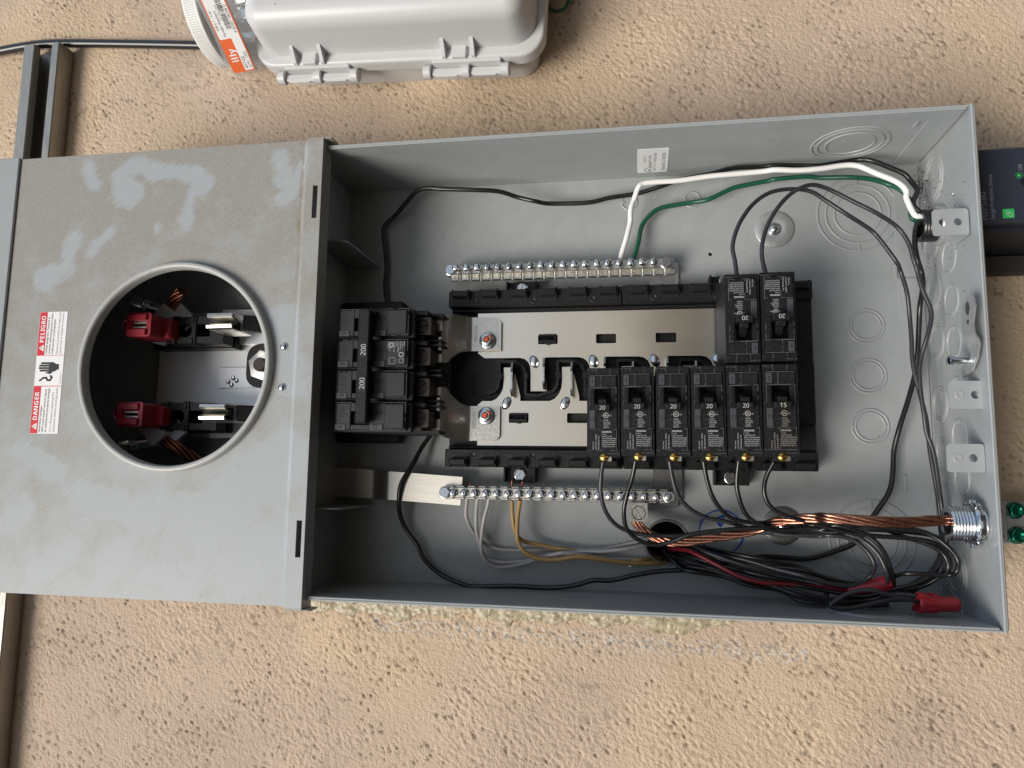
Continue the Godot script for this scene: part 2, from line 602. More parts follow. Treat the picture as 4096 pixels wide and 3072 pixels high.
# ---------------------------------------------------------------- wall
func build_wall() -> void:
	var xs: Array[float] = []
	var ys: Array[float] = []
	for d in [[xs, -620.0, 440.0, -2000.0, 1400.0], [ys, -385.0, 460.0, -1800.0, 1800.0]]:
		var a: float = d[3]
		while a < d[4]:
			d[0].append(a)
			a += 1.15 if a > d[1] and a < d[2] else 40.0
	var worm := FastNoiseLite.new()
	worm.noise_type = FastNoiseLite.TYPE_SIMPLEX_SMOOTH
	worm.seed = 3
	worm.frequency = 0.205
	worm.fractal_octaves = 2
	var broad := FastNoiseLite.new()
	broad.seed = 9
	broad.frequency = 0.006
	broad.fractal_octaves = 3
	var pit := FastNoiseLite.new()
	pit.noise_type = FastNoiseLite.TYPE_CELLULAR
	pit.cellular_return_type = FastNoiseLite.RETURN_DISTANCE
	pit.seed = 5
	pit.frequency = 0.135
	pit.cellular_jitter = 1.0
	var drop := FastNoiseLite.new()
	drop.noise_type = FastNoiseLite.TYPE_CELLULAR
	drop.cellular_return_type = FastNoiseLite.RETURN_DISTANCE
	drop.seed = 41
	drop.frequency = 0.21
	drop.cellular_jitter = 1.0
	var mark := FastNoiseLite.new()
	mark.seed = 15
	mark.frequency = 0.06
	mark.fractal_octaves = 3
	var nx := xs.size()
	var ny := ys.size()
	var v := PackedVector3Array()
	var c := PackedColorArray()
	v.resize(nx * ny)
	c.resize(nx * ny)
	var base := Color(0.535, 0.41, 0.288)
	for j in ny:
		var y := ys[j]
		for i in nx:
			var x := xs[i]
			var w := worm.get_noise_2d(x, y)
			var b := broad.get_noise_2d(x, y)
			# plaster: flat-topped blobs with creases between them
			var dd := drop.get_noise_2d(x + w * 1.5, y) + 1.0
			var rough := 0.6 + 0.6 * smoothstep(-0.25, 0.3, mark.get_noise_2d(x * 0.12 + 700.0, y * 0.12))
			var h := (smoothstep(-0.5, 0.30, w) * 0.5 + (1.0 - smoothstep(0.15, 0.55, dd)) * 0.5) * rough + b * 0.7
			var pd := pit.get_noise_2d(x, y) + 1.0
			var where := smoothstep(-0.22, 0.22, mark.get_noise_2d(x * 0.35 + 300.0, y * 0.35))
			var dirt := 0.0
			if pd < 0.36:
				var hole := smoothstep(0.36, 0.18, pd) * where
				h -= hole * 1.2
				dirt = hole * smoothstep(-0.25, 0.2, mark.get_noise_2d(x * 0.6, y * 0.6))
			v[j * nx + i] = Vector3(x, y, -20.0 + h - 1.0) * S
			var k := base.lerp(Color(0.49, 0.378, 0.288), smoothstep(-0.2, 0.3, broad.get_noise_2d(x * 0.5 + 900.0, y * 0.5))) * (1.0 + b * 0.12 + mark.get_noise_2d(x * 0.2, y * 0.2 + 400.0) * 0.05)
			k = k.lerp(Color(0.16, 0.125, 0.10), smoothstep(0.22, 0.42, mark.get_noise_2d(x * 1.4 + 50.0, y * 1.4)) * smoothstep(0.0, 0.35, broad.get_noise_2d(x * 1.6, y * 1.6 + 77.0)) * 0.35)
			k = k.lerp(Color(0.06, 0.045, 0.036), dirt * 0.65)
			# pale scrape along the wall below the box
			var sx := (x + 140.0) / 300.0
			var line := -212.0 - 6.0 * sx
			if sx > 0.0 and sx < 1.2:
				var sc := smoothstep(11.0, 2.0, absf(y - line)) * smoothstep(0.0, 0.18, mark.get_noise_2d(x * 2.2, y * 5.0))
				k = k.lerp(Color(0.56, 0.54, 0.51) if mark.get_noise_2d(x * 3.0 + 20.0, y * 3.0) > -0.02 else Color(0.20, 0.195, 0.19), sc * 0.75)
			k.a = 1.0
			c[j * nx + i] = k
	var n := PackedVector3Array()
	n.resize(nx * ny)
	for j in ny:
		for i in nx:
			var i0 := maxi(i - 1, 0)
			var i1 := mini(i + 1, nx - 1)
			var j0 := maxi(j - 1, 0)
			var j1 := mini(j + 1, ny - 1)
			var dx := v[j * nx + i1] - v[j * nx + i0]
			var dy := v[j1 * nx + i] - v[j0 * nx + i]
			n[j * nx + i] = dx.cross(dy).normalized()
	var ix := PackedInt32Array()
	ix.resize((nx - 1) * (ny - 1) * 6)
	var o := 0
	for j in ny - 1:
		for i in nx - 1:
			var a := j * nx + i
			if Vector2(xs[i] - 111.5, ys[j] + 133.0).length() < 17.0:
				continue
			ix[o] = a
			ix[o + 1] = a + nx
			ix[o + 2] = a + 1
			ix[o + 3] = a + 1
			ix[o + 4] = a + nx
			ix[o + 5] = a + nx + 1
			o += 6
	ix.resize(o)
	var arr := []
	arr.resize(Mesh.ARRAY_MAX)
	arr[Mesh.ARRAY_VERTEX] = v
	arr[Mesh.ARRAY_NORMAL] = n
	arr[Mesh.ARRAY_COLOR] = c
	arr[Mesh.ARRAY_INDEX] = ix
	var m := ArrayMesh.new()
	m.add_surface_from_arrays(Mesh.PRIMITIVE_TRIANGLES, arr)
	var sm := grain(mat(Color(1, 1, 1), 0.75), 0.10, 0.6, Vector3.ONE * 15.0, 4)
	sm.vertex_color_use_as_albedo = true
	var wall := MeshInstance3D.new()
	wall.name = "stucco_wall"
	wall.mesh = m
	wall.material_override = sm
	add_child(wall)
	wall.transform = Transform3D(TURN, LIFT)
	tag(wall, "tan stucco wall with pitted lumpy plaster behind the electrical panel", "wall")


# ---------------------------------------------------------------- steel box
func cover_texture() -> ImageTexture:
	var w := 640
	var h := 820
	var f := FastNoiseLite.new()
	f.seed = 4
	f.frequency = 0.03
	f.fractal_octaves = 4
	var g := FastNoiseLite.new()
	g.seed = 8
	g.noise_type = FastNoiseLite.TYPE_VALUE
	g.frequency = 0.45
	g.fractal_octaves = 3
	# places rubbed clean: from, to, radius
	var rubs: Array = [[V(-358.4, 167.7, 95.5), V(-352.7, 153.7, 95.5), 8.0], [V(-329.7, 157.8, 95.5), V(-308.8, 166.1, 95.5), 8.0], [V(-322.8, 145.3, 95.5), V(-319.8, 143.8, 95.5), 14.5], [V(-302.8, 163.1, 95.5), V(-261.1, 154.0, 95.5), 8.5], [V(-255.2, 148.3, 95.5), V(-256.2, 143.1, 95.5), 10.0], [V(-262.8, 138.2, 95.5), V(-264.0, 117.2, 95.5), 7.5], [V(-292.2, 114.5, 95.5), V(-292.0, 109.3, 95.5), 4.2], [V(-186.7, 164.1, 95.5), V(-184.5, 148.4, 95.5), 10.0], [V(-166.9, 168.1, 95.5), V(-172.3, 143.8, 95.5), 6.0], [V(-172.3, 143.8, 95.5), V(-184.8, 131.6, 95.5), 6.0], [V(-370.1, 91.2, 95.5), V(-368.3, 101.8, 95.5), 9.0], [V(-351.4, 93.1, 95.5), V(-334.1, 109.7, 95.5), 5.0], [V(-372.8, -163.3, 95.5), V(-343.9, -145.5, 95.5), 11.0], [V(-314.5, -167.1, 95.5), V(-302.0, -140.6, 95.5), 9.0], [V(-275.1, -157.4, 95.5), V(-247.9, -169.1, 95.5), 9.0], [V(-231.5, -126.7, 95.5), V(-206.4, -116.8, 95.5), 18.0], [V(-203.9, -154.8, 95.5), V(-181.0, -136.8, 95.5), 20.0], [V(-390.4, 73.2, 95.5), V(-370.7, 81.9, 95.5), 11.0], [V(-176.8, 35.5, 95.5), V(-166.6, -33.8, 95.5), 13.0], [V(-207.9, -93.4, 95.5), V(-171.0, -69.3, 95.5), 22.0], [V(-341.1, -103.1, 95.5), V(-306.3, -107.2, 95.5), 14.0], [V(-285.4, -113.9, 95.5), V(-232.7, -110.4, 95.5), 17.0], [V(-242.5, -153.9, 95.5), V(-224.6, -132.4, 95.5), 10.0], [V(-401.5, -121.6, 95.5), V(-388.3, -111.4, 95.5), 12.0], [V(-394.7, -65.4, 95.5), V(-364.1, -83.8, 95.5), 10.0]]
	var clean := Color(0.36, 0.39, 0.412).linear_to_srgb()
	var dust := Color(0.285, 0.268, 0.236).linear_to_srgb()
	var px := PackedByteArray()
	px.resize(w * h * 3)
	for j in h:
		var y := 179.0 - 358.0 * j / h
		for i in w:
			var x := -424.0 + 274.0 * i / w
			var q := Vector2(x, y)
			var n := f.get_noise_2d(x, y)
			var d := 0.54 + n * 0.5 + y * 0.0032 - x * 0.0004 - 0.09 - x * 0.0006 - 0.1
			var keep := 1.0
			var streak := g.get_noise_2d((x * 0.8 + y * 0.6) * 0.22, (y * 0.8 - x * 0.6) * 1.7)
			for r in rubs:
				var a := Vector2(r[0].x, r[0].y)
				var b := Vector2(r[1].x, r[1].y)
				if absf(x - a.x) > 60.0 or absf(y - a.y) > 60.0:
					continue
				var dist := q.distance_to(Geometry2D.get_closest_point_to_segment(q, a, b)) + n * 5.0 + streak * 2.6
				keep = minf(keep, smoothstep(r[2] - 4.5, r[2] + 2.0, dist))
			d = clampf(d, 0.12, 1.0) * (0.12 + 0.88 * keep) * (0.88 + 0.5 * g.get_noise_2d(x * 3.0, y * 3.0))
			d += streak * 0.10
			var c := clean.lerp(dust, clampf(d, 0.0, 1.0))
			var run := smoothstep(3.5, 0.5, absf(x + 168.5 + n * 3.0)) * smoothstep(20.0, 120.0, y) * (0.5 + g.get_noise_2d(x * 2.0, y * 0.4))
			c = c.lerp(Color(0.20, 0.15, 0.10).linear_to_srgb(), clampf(run, 0.0, 0.5))
			if g.get_noise_2d(x * 5.0 + 90.0, y * 5.0) > 0.62 - 0.1 * d:
				c = c.lerp(Color(0.10, 0.09, 0.08).linear_to_srgb(), 0.35)
			var o := (j * w + i) * 3
			px[o] = int(c.r * 255.0)
			px[o + 1] = int(c.g * 255.0)
			px[o + 2] = int(c.b * 255.0)
	return ImageTexture.create_from_image(Image.create_from_data(w, h, false, Image.FORMAT_RGB8, px))


# ring pressed into sheet metal, drawn in the plane of the given transform
func knockout(o: Node3D, xf: Transform3D, radii: Array, turn := 0.0) -> void:
	var b := Mb.new()
	b.xf = xf
	for r in radii:
		b.lathe(Vector3.ZERO, V(0, 0, 1), [Vector2(r + 1.3, 0), Vector2(r + 0.7, 0.75), Vector2(r + 0.1, 0.95), Vector2(r - 0.4, 0.5), Vector2(r - 0.55, 0.02)], 40)
	var r0: float = radii[0]
	var r1: float = radii[1] if radii.size() > 1 else r0 - 2.0
	for k in [0.0, PI]:
		var e := Vector3(cos(turn + k), sin(turn + k), 0)
		var s := V(-e.y, e.x, 0)
		var a := e * (r0 + 0.6)
		var c := e * (r1 - 0.6)
		b.box(a.min(c) - s.abs() * 1.3 + V(0, 0, -0.2), a.max(c) + s.abs() * 1.3 + V(0, 0, 0.7), 0.35) if absf(e.x * e.y) < 0.01 else b.lathe((a + c) * 0.5, V(0, 0, 1), [Vector2(1.5, 0), Vector2(1.2, 0.5), Vector2(0, 0.75)], 10)
	part(o, "knockout", b, M.paint)


func build_panel() -> void:
	var o := thing("electrical_panel", "long grey steel meter and breaker box with its lower cover removed", "electrical panel", V(-60, 0, 0))
	var b := Mb.new()
	b.plate(P2([-424, -172.5, 313, -172.5, 313, 172.5, -424, 172.5]), [Mb.disc(Vector2(111.5, -133), 18.5, 32), Mb.disc(Vector2(149.2, 102.8), 1.6, 10)], -1.4, 0.0)
	part(o, "back_panel", b, M.paint)
	b = Mb.new()
	b.box(V(292, -112, 0.05), V(311.5, 78, 1.2), 0.3)
	b.box(V(292, 100, 0.05), V(311.5, 171, 1.2), 0.3)
	part(o, "welded_flange", b, M.paint)
	for s in [1.0, -1.0]:
		b = Mb.new()
		b.box(V(-424, s * 172.6, -1.4), V(313, s * 174.2, 92), 0.5)
		b.box(V(-150, s * 171.2, 76.5), V(311, s * 172.7, 91.8), 0.45)
		var sw := part(o, "side_wall", b, M.paint)
		if s > 0:
			b = Mb.new()
			b.box(V(292.5, 171.6, 3), V(312.0, 172.8, 80), 0.3)
			part(o, "corner_flange", b, M.paint)
			b = Mb.new()
			b.box(V(285, 171.3, 66), V(287.5, 172.8, 78), 0.8)
			part(o, "lance_slot", b, M.paint)
	b = Mb.new()
	b.box(V(313, -174.2, -1.4), V(314.6, 174.2, 93), 0.5)
	b.box(V(313.2, -173.6, 89.0), V(316.2, 173.6, 92.6), 1.0)
	part(o, "end_wall", b, M.paint)
	b = Mb.new()
	b.box(V(-169.5, -172.4, 0), V(-168, 172.4, 93), 0.3)
	part(o, "partition", b, M.paint)
	b = Mb.new()
	b.box(V(-425.4, -174, -1.4), V(-424, 174, 93), 0.3)
	part(o, "end_wall", b, M.paint)
	# cover over the meter socket
	b = Mb.new()
	var cx := -266.5
	var cy := -0.6
	b.plate(Mb.outline(-423, -178.4, -166.5, 177.6, 1.5), [Mb.disc(Vector2(cx, cy), 78.8, 72)], 94.0, 95.5)
	b.box(V(-423, 176.4, 80), V(-167, 177.8, 95.0), 0.5)
	b.box(V(-423, -178.6, 80), V(-167, -177.2, 95.0), 0.5)
	var cm: StandardMaterial3D = mat(Color(1, 1, 1), 0.42)
	cm.albedo_texture = cover_texture()
	cm.uv1_scale = Vector3(100.0 / 274.0, -100.0 / 358.0, 1)
	cm.uv1_offset = Vector3(424.0 / 274.0, 179.0 / 358.0, 0)
	var cover := part(o, "meter_cover", b, cm)
	b = Mb.new()
	var slots: Array = [P2([-158.2, 113.2, -154.2, 113.2, -154.2, 139.6, -158.2, 139.6]), P2([-158.0, -143.0, -153.8, -143.0, -153.8, -116.4, -158.0, -116.4])]
	b.plate(P2([-164.5, -180.5, -151.3, -180.5, -151.3, 178.4, -164.5, 178.4]), slots, 96.4, 97.8)
	b.quad(V(-168, -177.5, 95.55), V(-164.5, -179, 97.8), V(-164.5, 177.0, 97.8), V(-168, 176.6, 95.55), V(-0.5, 0, 0.86))
	b.box(V(-152.6, -180.5, 82), V(-151.0, 178.4, 97.4), 0.5)
	b.box(V(-164.5, 177.6, 84), V(-144.5, 178.9, 97.5), 0.5)
	b.box(V(-164.5, -181.0, 84), V(-144.5, -179.7, 97.5), 0.5)
	part(o, "cover_flange", b, cm)
	b = Mb.new()
	b.lathe(V(cx, cy, 0), V(0, 0, 1), [Vector2(83.0, 95.3), Vector2(82.5, 96.2), Vector2(82.3, 99.4), Vector2(81.8, 100.6), Vector2(80.8, 101.2), Vector2(79.0, 101.2), Vector2(78.0, 100.4), Vector2(77.4, 98.6), Vector2(77.3, 93.5)], 96)
	part(o, "meter_ring", b, grain(mat(Color(0.41, 0.415, 0.40), 0.36), 0.05, 0.08, Vector3.ONE * 10.0))
	for y in [13.2, -18.0]:
		b = Mb.new()
		b.lathe(V(-176.3, y, 95.5), V(0, 0, 1), [Vector2(3.0, 0), Vector2(2.8, 0.9), Vector2(2.0, 1.7), Vector2(1.0, 2.1), Vector2(0, 2.2)], 18)
		part(o, "rivet", b, M.zinc)
	b = Mb.new()
	b.box(V(-449, -181.5, 60), V(-423.4, 178.6, 97.6), 0.8)
	part(o, "end_cap", b, M.paint)
	danger_label(o)
	# round blanks pressed in the sheet
	for y in [39.8, 0.1, -39.6]:
		knockout(o, Transform3D(Basis.IDENTITY, V(267.6, y, 0)), [13.2, 10.6])
	for k in [V(265, 132.2, 0), V(265, -127, 0)]:
		knockout(o, Transform3D(Basis.IDENTITY, k), [30.5, 24.0, 17.5], PI * 0.5)
	for k in [V(83.3, 151, 0), V(135.4, 150.6, 0)]:
		knockout(o, Transform3D(Basis.IDENTITY, k), [6.2])
	var right := Basis(V(0, 1, 0), V(0, 0, 1), V(1, 0, 0))
	right = Basis(V(0, 0, 1), V(0, 1, 0), V(-1, 0, 0))
	knockout(o, Transform3D(right, V(313, 148, 26)), [17.0, 13.0], PI * 0.5)
	for y in [101.0, 62.0, 24.0, -24.0, -62.0, -96.0]:
		knockout(o, Transform3D(right, V(313, y, 15.5)), [12.6, 10.4], PI * 0.5)
	for y in [81.0, 49.0, 18.0, -18.5, -49.0, -79.0]:
		knockout(o, Transform3D(right, V(313, y, 45.5)), [11.0], PI * 0.5)
	knockout(o, Transform3D(right, V(313, -146, 26)), [17.0, 13.0], PI * 0.5)
	knockout(o, Transform3D(Basis(V(1, 0, 0), V(0, 0, 1), V(0, -1, 0)), V(249, 172.5, 44)), [27.0, 23.0, 17.0])
	knockout(o, Transform3D(Basis(V(1, 0, 0), V(0, 0, -1), V(0, 1, 0)), V(249, -172.5, 44)), [27.0, 23.0])
	for k in [[290.0, 83.5], [289.6, -83.0]]:
		b = Mb.new()
		b.box(V(k[0] - 0.4, k[1] - 6, 0), V(k[0] + 2.6, k[1] + 6, 1.6), 0.9)
		b.box(V(k[0] - 1.6, k[1] - 5, 0.02), V(k[0] - 0.3, k[1] + 5, 0.12), 0.02)
		part(o, "lance_slot", b, M.paint)
	# tabs for the missing cover
	for t in [[300.6, 95.0, [1, 1]], [304.6, -23.8, [0, 1]], [301.2, -65.6, [0, 1]]]:
		b = Mb.new()
		var x0: float = t[0] - 11.4
		var x1: float = t[0] + 11.4
		var holes: Array = []
		for k in 2:
			if t[2][k]:
				holes.append(Mb.disc(Vector2(t[0] + (-4.8 if k == 0 else 4.6), t[1]), 2.7, 16))
		b.plate(Mb.outline(x0, t[1] - 9.3, x1, t[1] + 9.3, 2.2), holes, 80.8, 82.2)
		b.box(V(minf(x1, 312.8) - 1.5, t[1] - 9.3, 60), V(minf(x1, 312.8), t[1] + 9.3, 81.5), 0.5)
		var tb := part(o, "mounting_tab", b, M.paint)
		if not t[2][0]:
			b = Mb.new()
			b.lathe(V(t[0] - 4.8, t[1], 82.2), V(0, 0, 1), [Vector2(3.0, 0), Vector2(2.6, 0.35), Vector2(2.0, 0.1), Vector2(0, 0.15)], 20)
			part(tb, "pressed_blank", b, M.paint)
	# latch with its stud
	b = Mb.new()
	b.xf = Transform3D(Basis(V(0, 1, 0), V(0.06, 0, 1).normalized(), V(1, 0, -0.06).normalized()), V(308.6, 0, 84))
	b.bent(P2([-11, -14, -7, -15.5, -3.5, -14, 0, -3, 14, 0.5, 18, -4.5, 36, -2, 41, 4.5, 40.5, 12, 33, 14, 22, 10, 12, 11, 0, 6, -8, -2]), -0.6, 0.6, Vector4(0, -3.5, 8, 16))
	var la := part(o, "cover_latch", b, M.zinc_dull)
	b = Mb.new()
	b.xf = Transform3D(Basis(V(0, 1, 0), V(0.06, 0, 1).normalized(), V(1, 0, -0.06).normalized()), V(308.6, 0, 84))
	b.plate(Mb.disc(Vector2(33, 5), 4.6, 20, 2.6), [], -4.3, -4.2)
	b.plate(Mb.disc(Vector2(24, 4.5), 1.8, 14, 1.3), [], -4.3, -4.2)
	part(la, "latch_hole", b, M.dull_dark).set_meta("kind", "stuff")
	b = Mb.new()
	b.cyl(V(296.5, 0.2, 76), V(313, 0.2, 76), 2.2, 12, 0.5)
	b.lathe(V(299, 0.2, 76), V(-1, 0, 0), [Vector2(3.4, 0), Vector2(3.4, 2.0), Vector2(3.4, 2.0), Vector2(2.2, 3.2), Vector2(0, 3.3)], 6)
	part(la, "stud", b, M.zinc)
	# shelves beside the main breaker
	b = Mb.new()
	b.xf = Transform3D(Basis(V(1, 0, 0), V(0, 0.08, 1).normalized(), V(0, -1, 0.08).normalized()), V(0, 101.0, 0))
	b.plate(P2([-168, 0.5, -137, 0.5, -143, 60, -147, 64, -168, 64]), [], -0.7, 0.7)
	part(o, "barrier_shelf", b, M.paint)
	b = Mb.new()
	b.xf = Transform3D(Basis(V(1, 0, 0), V(0, 0, 1), V(0, -1, 0)), V(0, -109.0, 0))
	b.plate(P2([-168, 0.5, -136, 0.5, -136, 20, -137, 68, -141, 72, -168, 72]), [], -0.7, 0.7)
	part(o, "barrier_shelf", b, M.paint)
	# certification sticker on the inner side wall
	b = Mb.new()
	b.xf = Transform3D(Basis(V(0, 0, 1), V(-1, 0, 0), V(0, -1, 0)), V(0, 172.3, 0))
	b.xf = Transform3D(Basis(V(0, 0, 1), V(-1, 0, 0), V(0, 1, 0)), V(0, 172.55, 0))
	b.plate(Mb.outline(10, -114.5, 55, -90, 1.2), [], -0.3, 0.0)
	var st := part(o, "certification_sticker", b, M.white_label)
	b = Mb.new()
	var ru := V(0, 0, 1)
	var uu := V(-1, 0, 0)
	text(b, "CLASS CTL", V(97.0, 172.2, 30), ru, uu, 2.1)
	text(b, "ENCLOSED", V(101.0, 172.2, 30), ru, uu, 2.1)
	text(b, "PANELBOARD", V(105.0, 172.2, 30), ru, uu, 2.1)
	text(b, "LISTED", V(101.5, 172.2, 20.5), ru, uu, 2.1, true)
	text(b, "E167702", V(104.5, 172.2, 20.5), ru, uu, 1.4)
	text(b, "Issue No. 0160766", V(112.3, 172.2, 14), ru, uu, 3.0, false, 0.95)
	text(b, "UL", V(101.5, 172.2, 12.6), ru, uu, 3.0, true)
	b.lathe(V(100.2, 172.22, 15.4), V(0, -1, 0), [Vector2(4.6, 0), Vector2(4.0, 0.02)], 28)
	part(st, "sticker_print", b, M.ink)
	# blue pen circle with an arrow
	b = Mb.new()
	var pc := V(153.8, -123.6, 0.0)
	pen(b, Mb.disc(Vector2(pc.x, pc.y), 17.0, 40), true)
	pen(b, P2([pc.x - 2, pc.y + 5, pc.x + 2.5, pc.y + 13, pc.x - 4, pc.y + 10.5]), false)
	pen(b, P2([pc.x - 3, pc.y + 7, pc.x - 0.5, pc.y + 4, pc.x + 2.0, pc.y + 9]), false)
	part(o, "pen_mark", b, M.ink_blue)
	b = Mb.new()
	for i in 60:
		var q := V(rng.randf_range(-150, 305), rng.randf_range(-165, 165), 0.0)
		var r0 := rng.randf_range(0.15, 0.45)
		b.box(q - V(r0, r0, 0.05), q + V(r0, r0 * 0.5, 0.25), 0.05)
	part(o, "dust_specks", b, M.crumb).set_meta("kind", "stuff")
	# grey conduit end behind the hole
	b = Mb.new()
	b.lathe(V(111.5, -133, -140), V(0, 0, 1), [Vector2(0, 0), Vector2(19.5, 0), Vector2(19.5, 0), Vector2(18.3, 120), Vector2(18.3, 138), Vector2(18.2, 140.3), Vector2(17.4, 140.6), Vector2(16.6, 140.3), Vector2(16.2, 138), Vector2(16.2, 4), Vector2(16.2, 4), Vector2(0, 4)], 40)
	part(o, "conduit_end", b, mat(Color(0.16, 0.165, 0.17), 0.5))


func pen(b: Mb, pts: PackedVector2Array, closed: bool) -> void:
	for i in pts.size() - (0 if closed else 1):
		var a := pts[i]
		var c := pts[(i + 1) % pts.size()]
		var d := (c - a).normalized() * 0.25
		var s := Vector2(-d.y, d.x).normalized() * (0.68 + 0.15 * sin(i * 0.9))
		b.quad(b.z3(a - d - s, 0.08), b.z3(c + d - s, 0.08), b.z3(c + d + s, 0.08), b.z3(a - d + s, 0.08), V(0, 0, 1))


func danger_label(o: Node3D) -> void:
	var z := 95.75
	var b := Mb.new()
	b.plate(P2([-390.5, -54, -365.3, -54, -365.8, 45, -391, 45]), [], 95.5, z)
	var l := part(o, "danger_label", b, M.white_label)
	b = Mb.new()
	for q in [P2([-390.4, -53.8, -383.8, -53.8, -383.9, -16.2, -390.5, -16.2]), P2([-390.6, 9.4, -384.0, 9.4, -384.1, 44.8, -390.8, 44.8]), P2([-390.5, -16.1, -365.6, -16.1, -365.6, -15.6, -390.5, -15.6]), P2([-390.5, 9.0, -365.7, 9.0, -365.7, 9.4, -390.5, 9.4])]:
		b = Mb.new()
		b.plate(q, [], z, z + 0.1)
		part(l, "red_panel" if q[0].distance_to(q[2]) > 30.0 else "red_line", b, M.label_red)
	var r := V(0, 1, 0)
	var u := V(-1, 0, 0)
	b = Mb.new()
	text(b, "DANGER", V(-385.0, -43.5, z + 0.2), r, u, 3.9, true, 1.05)
	text(b, "PELIGRO", V(-385.2, 19.5, z + 0.2), r, u, 3.9, true, 1.0)
	for y in [-50.5, 12.8]:
		var t := P2([-384.8, y - 0.4, -384.8, y + 5.2, -389.4, y + 2.4])
		b.plate(t, [], z + 0.15, z + 0.2)
	part(l, "white_lettering", b, M.white_label)
	b = Mb.new()
	var zz := z + 0.05
	var lines: Array = [["Hazardous Voltage.", -381.4, -52.8, 1.65, true], ["Will cause death, serious injury", -378.6, -52.8, 1.65, true], ["or substantial property damage.", -375.8, -52.8, 1.65, true], ["Turn off power supplying this", -371.6, -52.8, 1.75, false], ["equipment before working inside.", -368.4, -52.8, 1.75, false], ["Voltaje peligroso. Causará la", -381.6, 10.4, 1.6, true], ["muerte, lesiones graves o daño", -378.8, 10.4, 1.6, true], ["substancial a la propiedad.", -376.0, 10.4, 1.6, true], ["Desconecte el suministro de energía a este", -371.8, 10.4, 1.6, false], ["equipo antes de trabajar en su interior.", -368.8, 10.4, 1.6, false]]
	for k in lines:
		var probe := text(Mb.new(), k[0], V(0, 0, 0), r, u, k[3], k[4])
		var room := 36.0 if k[2] < 0 else 34.0
		text(b, k[0], V(k[1], k[2], zz), r, u, k[3], k[4], minf(1.0, room / probe))
	text(b, "4810254 Rev. F", V(-366.6, -14.0, zz), r, u, 1.0)
	for y in [-48.1, 15.2]:
		b.plate(P2([-387.8, y - 0.35, -387.8, y + 0.35, -385.9, y + 0.2, -385.9, y - 0.2]), [], z + 0.2, z + 0.3)
	# hand struck by a spark, and a frayed cord
	for f in [[1.8, -386.2], [-0.2, -387.6], [-2.2, -387.8], [-4.2, -386.8]]:
		b.plate(Mb.outline(f[1], f[0] - 0.8 + 1.0, -377, f[0] + 0.8 + 1.0, 0.75, 3), [], zz, zz + 0.02)
	b.plate(P2([-378.5, -4.1, -375.0, -4.4, -371.5, -3.4, -371.5, 1.8, -375, 3.6, -378.5, 3.6]), [], zz + 0.03, zz + 0.05)
	b.plate(P2([-371.8, -2.6, -369.4, -2.6, -369.4, 2.0, -371.8, 2.0]), [], zz, zz + 0.02)
	b.plate(P2([-382, -5.0, -377, -6.2, -374, -4.0, -377, -3.9]), [], zz + 0.06, zz + 0.08)
	var cord: Array = [V(-386, -11.5, zz), V(-383, -9.2, zz), V(-380, -9.0, zz), V(-379, -11, zz), V(-376.5, -11.2, zz), V(-375, -8.8, zz), V(-376.5, -7.4, zz)]
	for i in cord.size() - 1:
		var d: Vector3 = (cord[i + 1] - cord[i]).normalized()
		var s := V(-d.y, d.x, 0) * 0.8
		b.quad(cord[i] - s - d * 0.3, cord[i + 1] - s + d * 0.3, cord[i + 1] + s + d * 0.3, cord[i] + s - d * 0.3, V(0, 0, 1))
	part(l, "black_print", b, M.ink)
	b = Mb.new()
	b.plate(P2([-379.6, -3.6, -377.2, 0.4, -376.6, -0.8, -373.6, 3.4, -375.4, -0.2, -376.2, 0.8]), [], zz + 0.1, zz + 0.14)
	part(l, "spark", b, M.white_label)


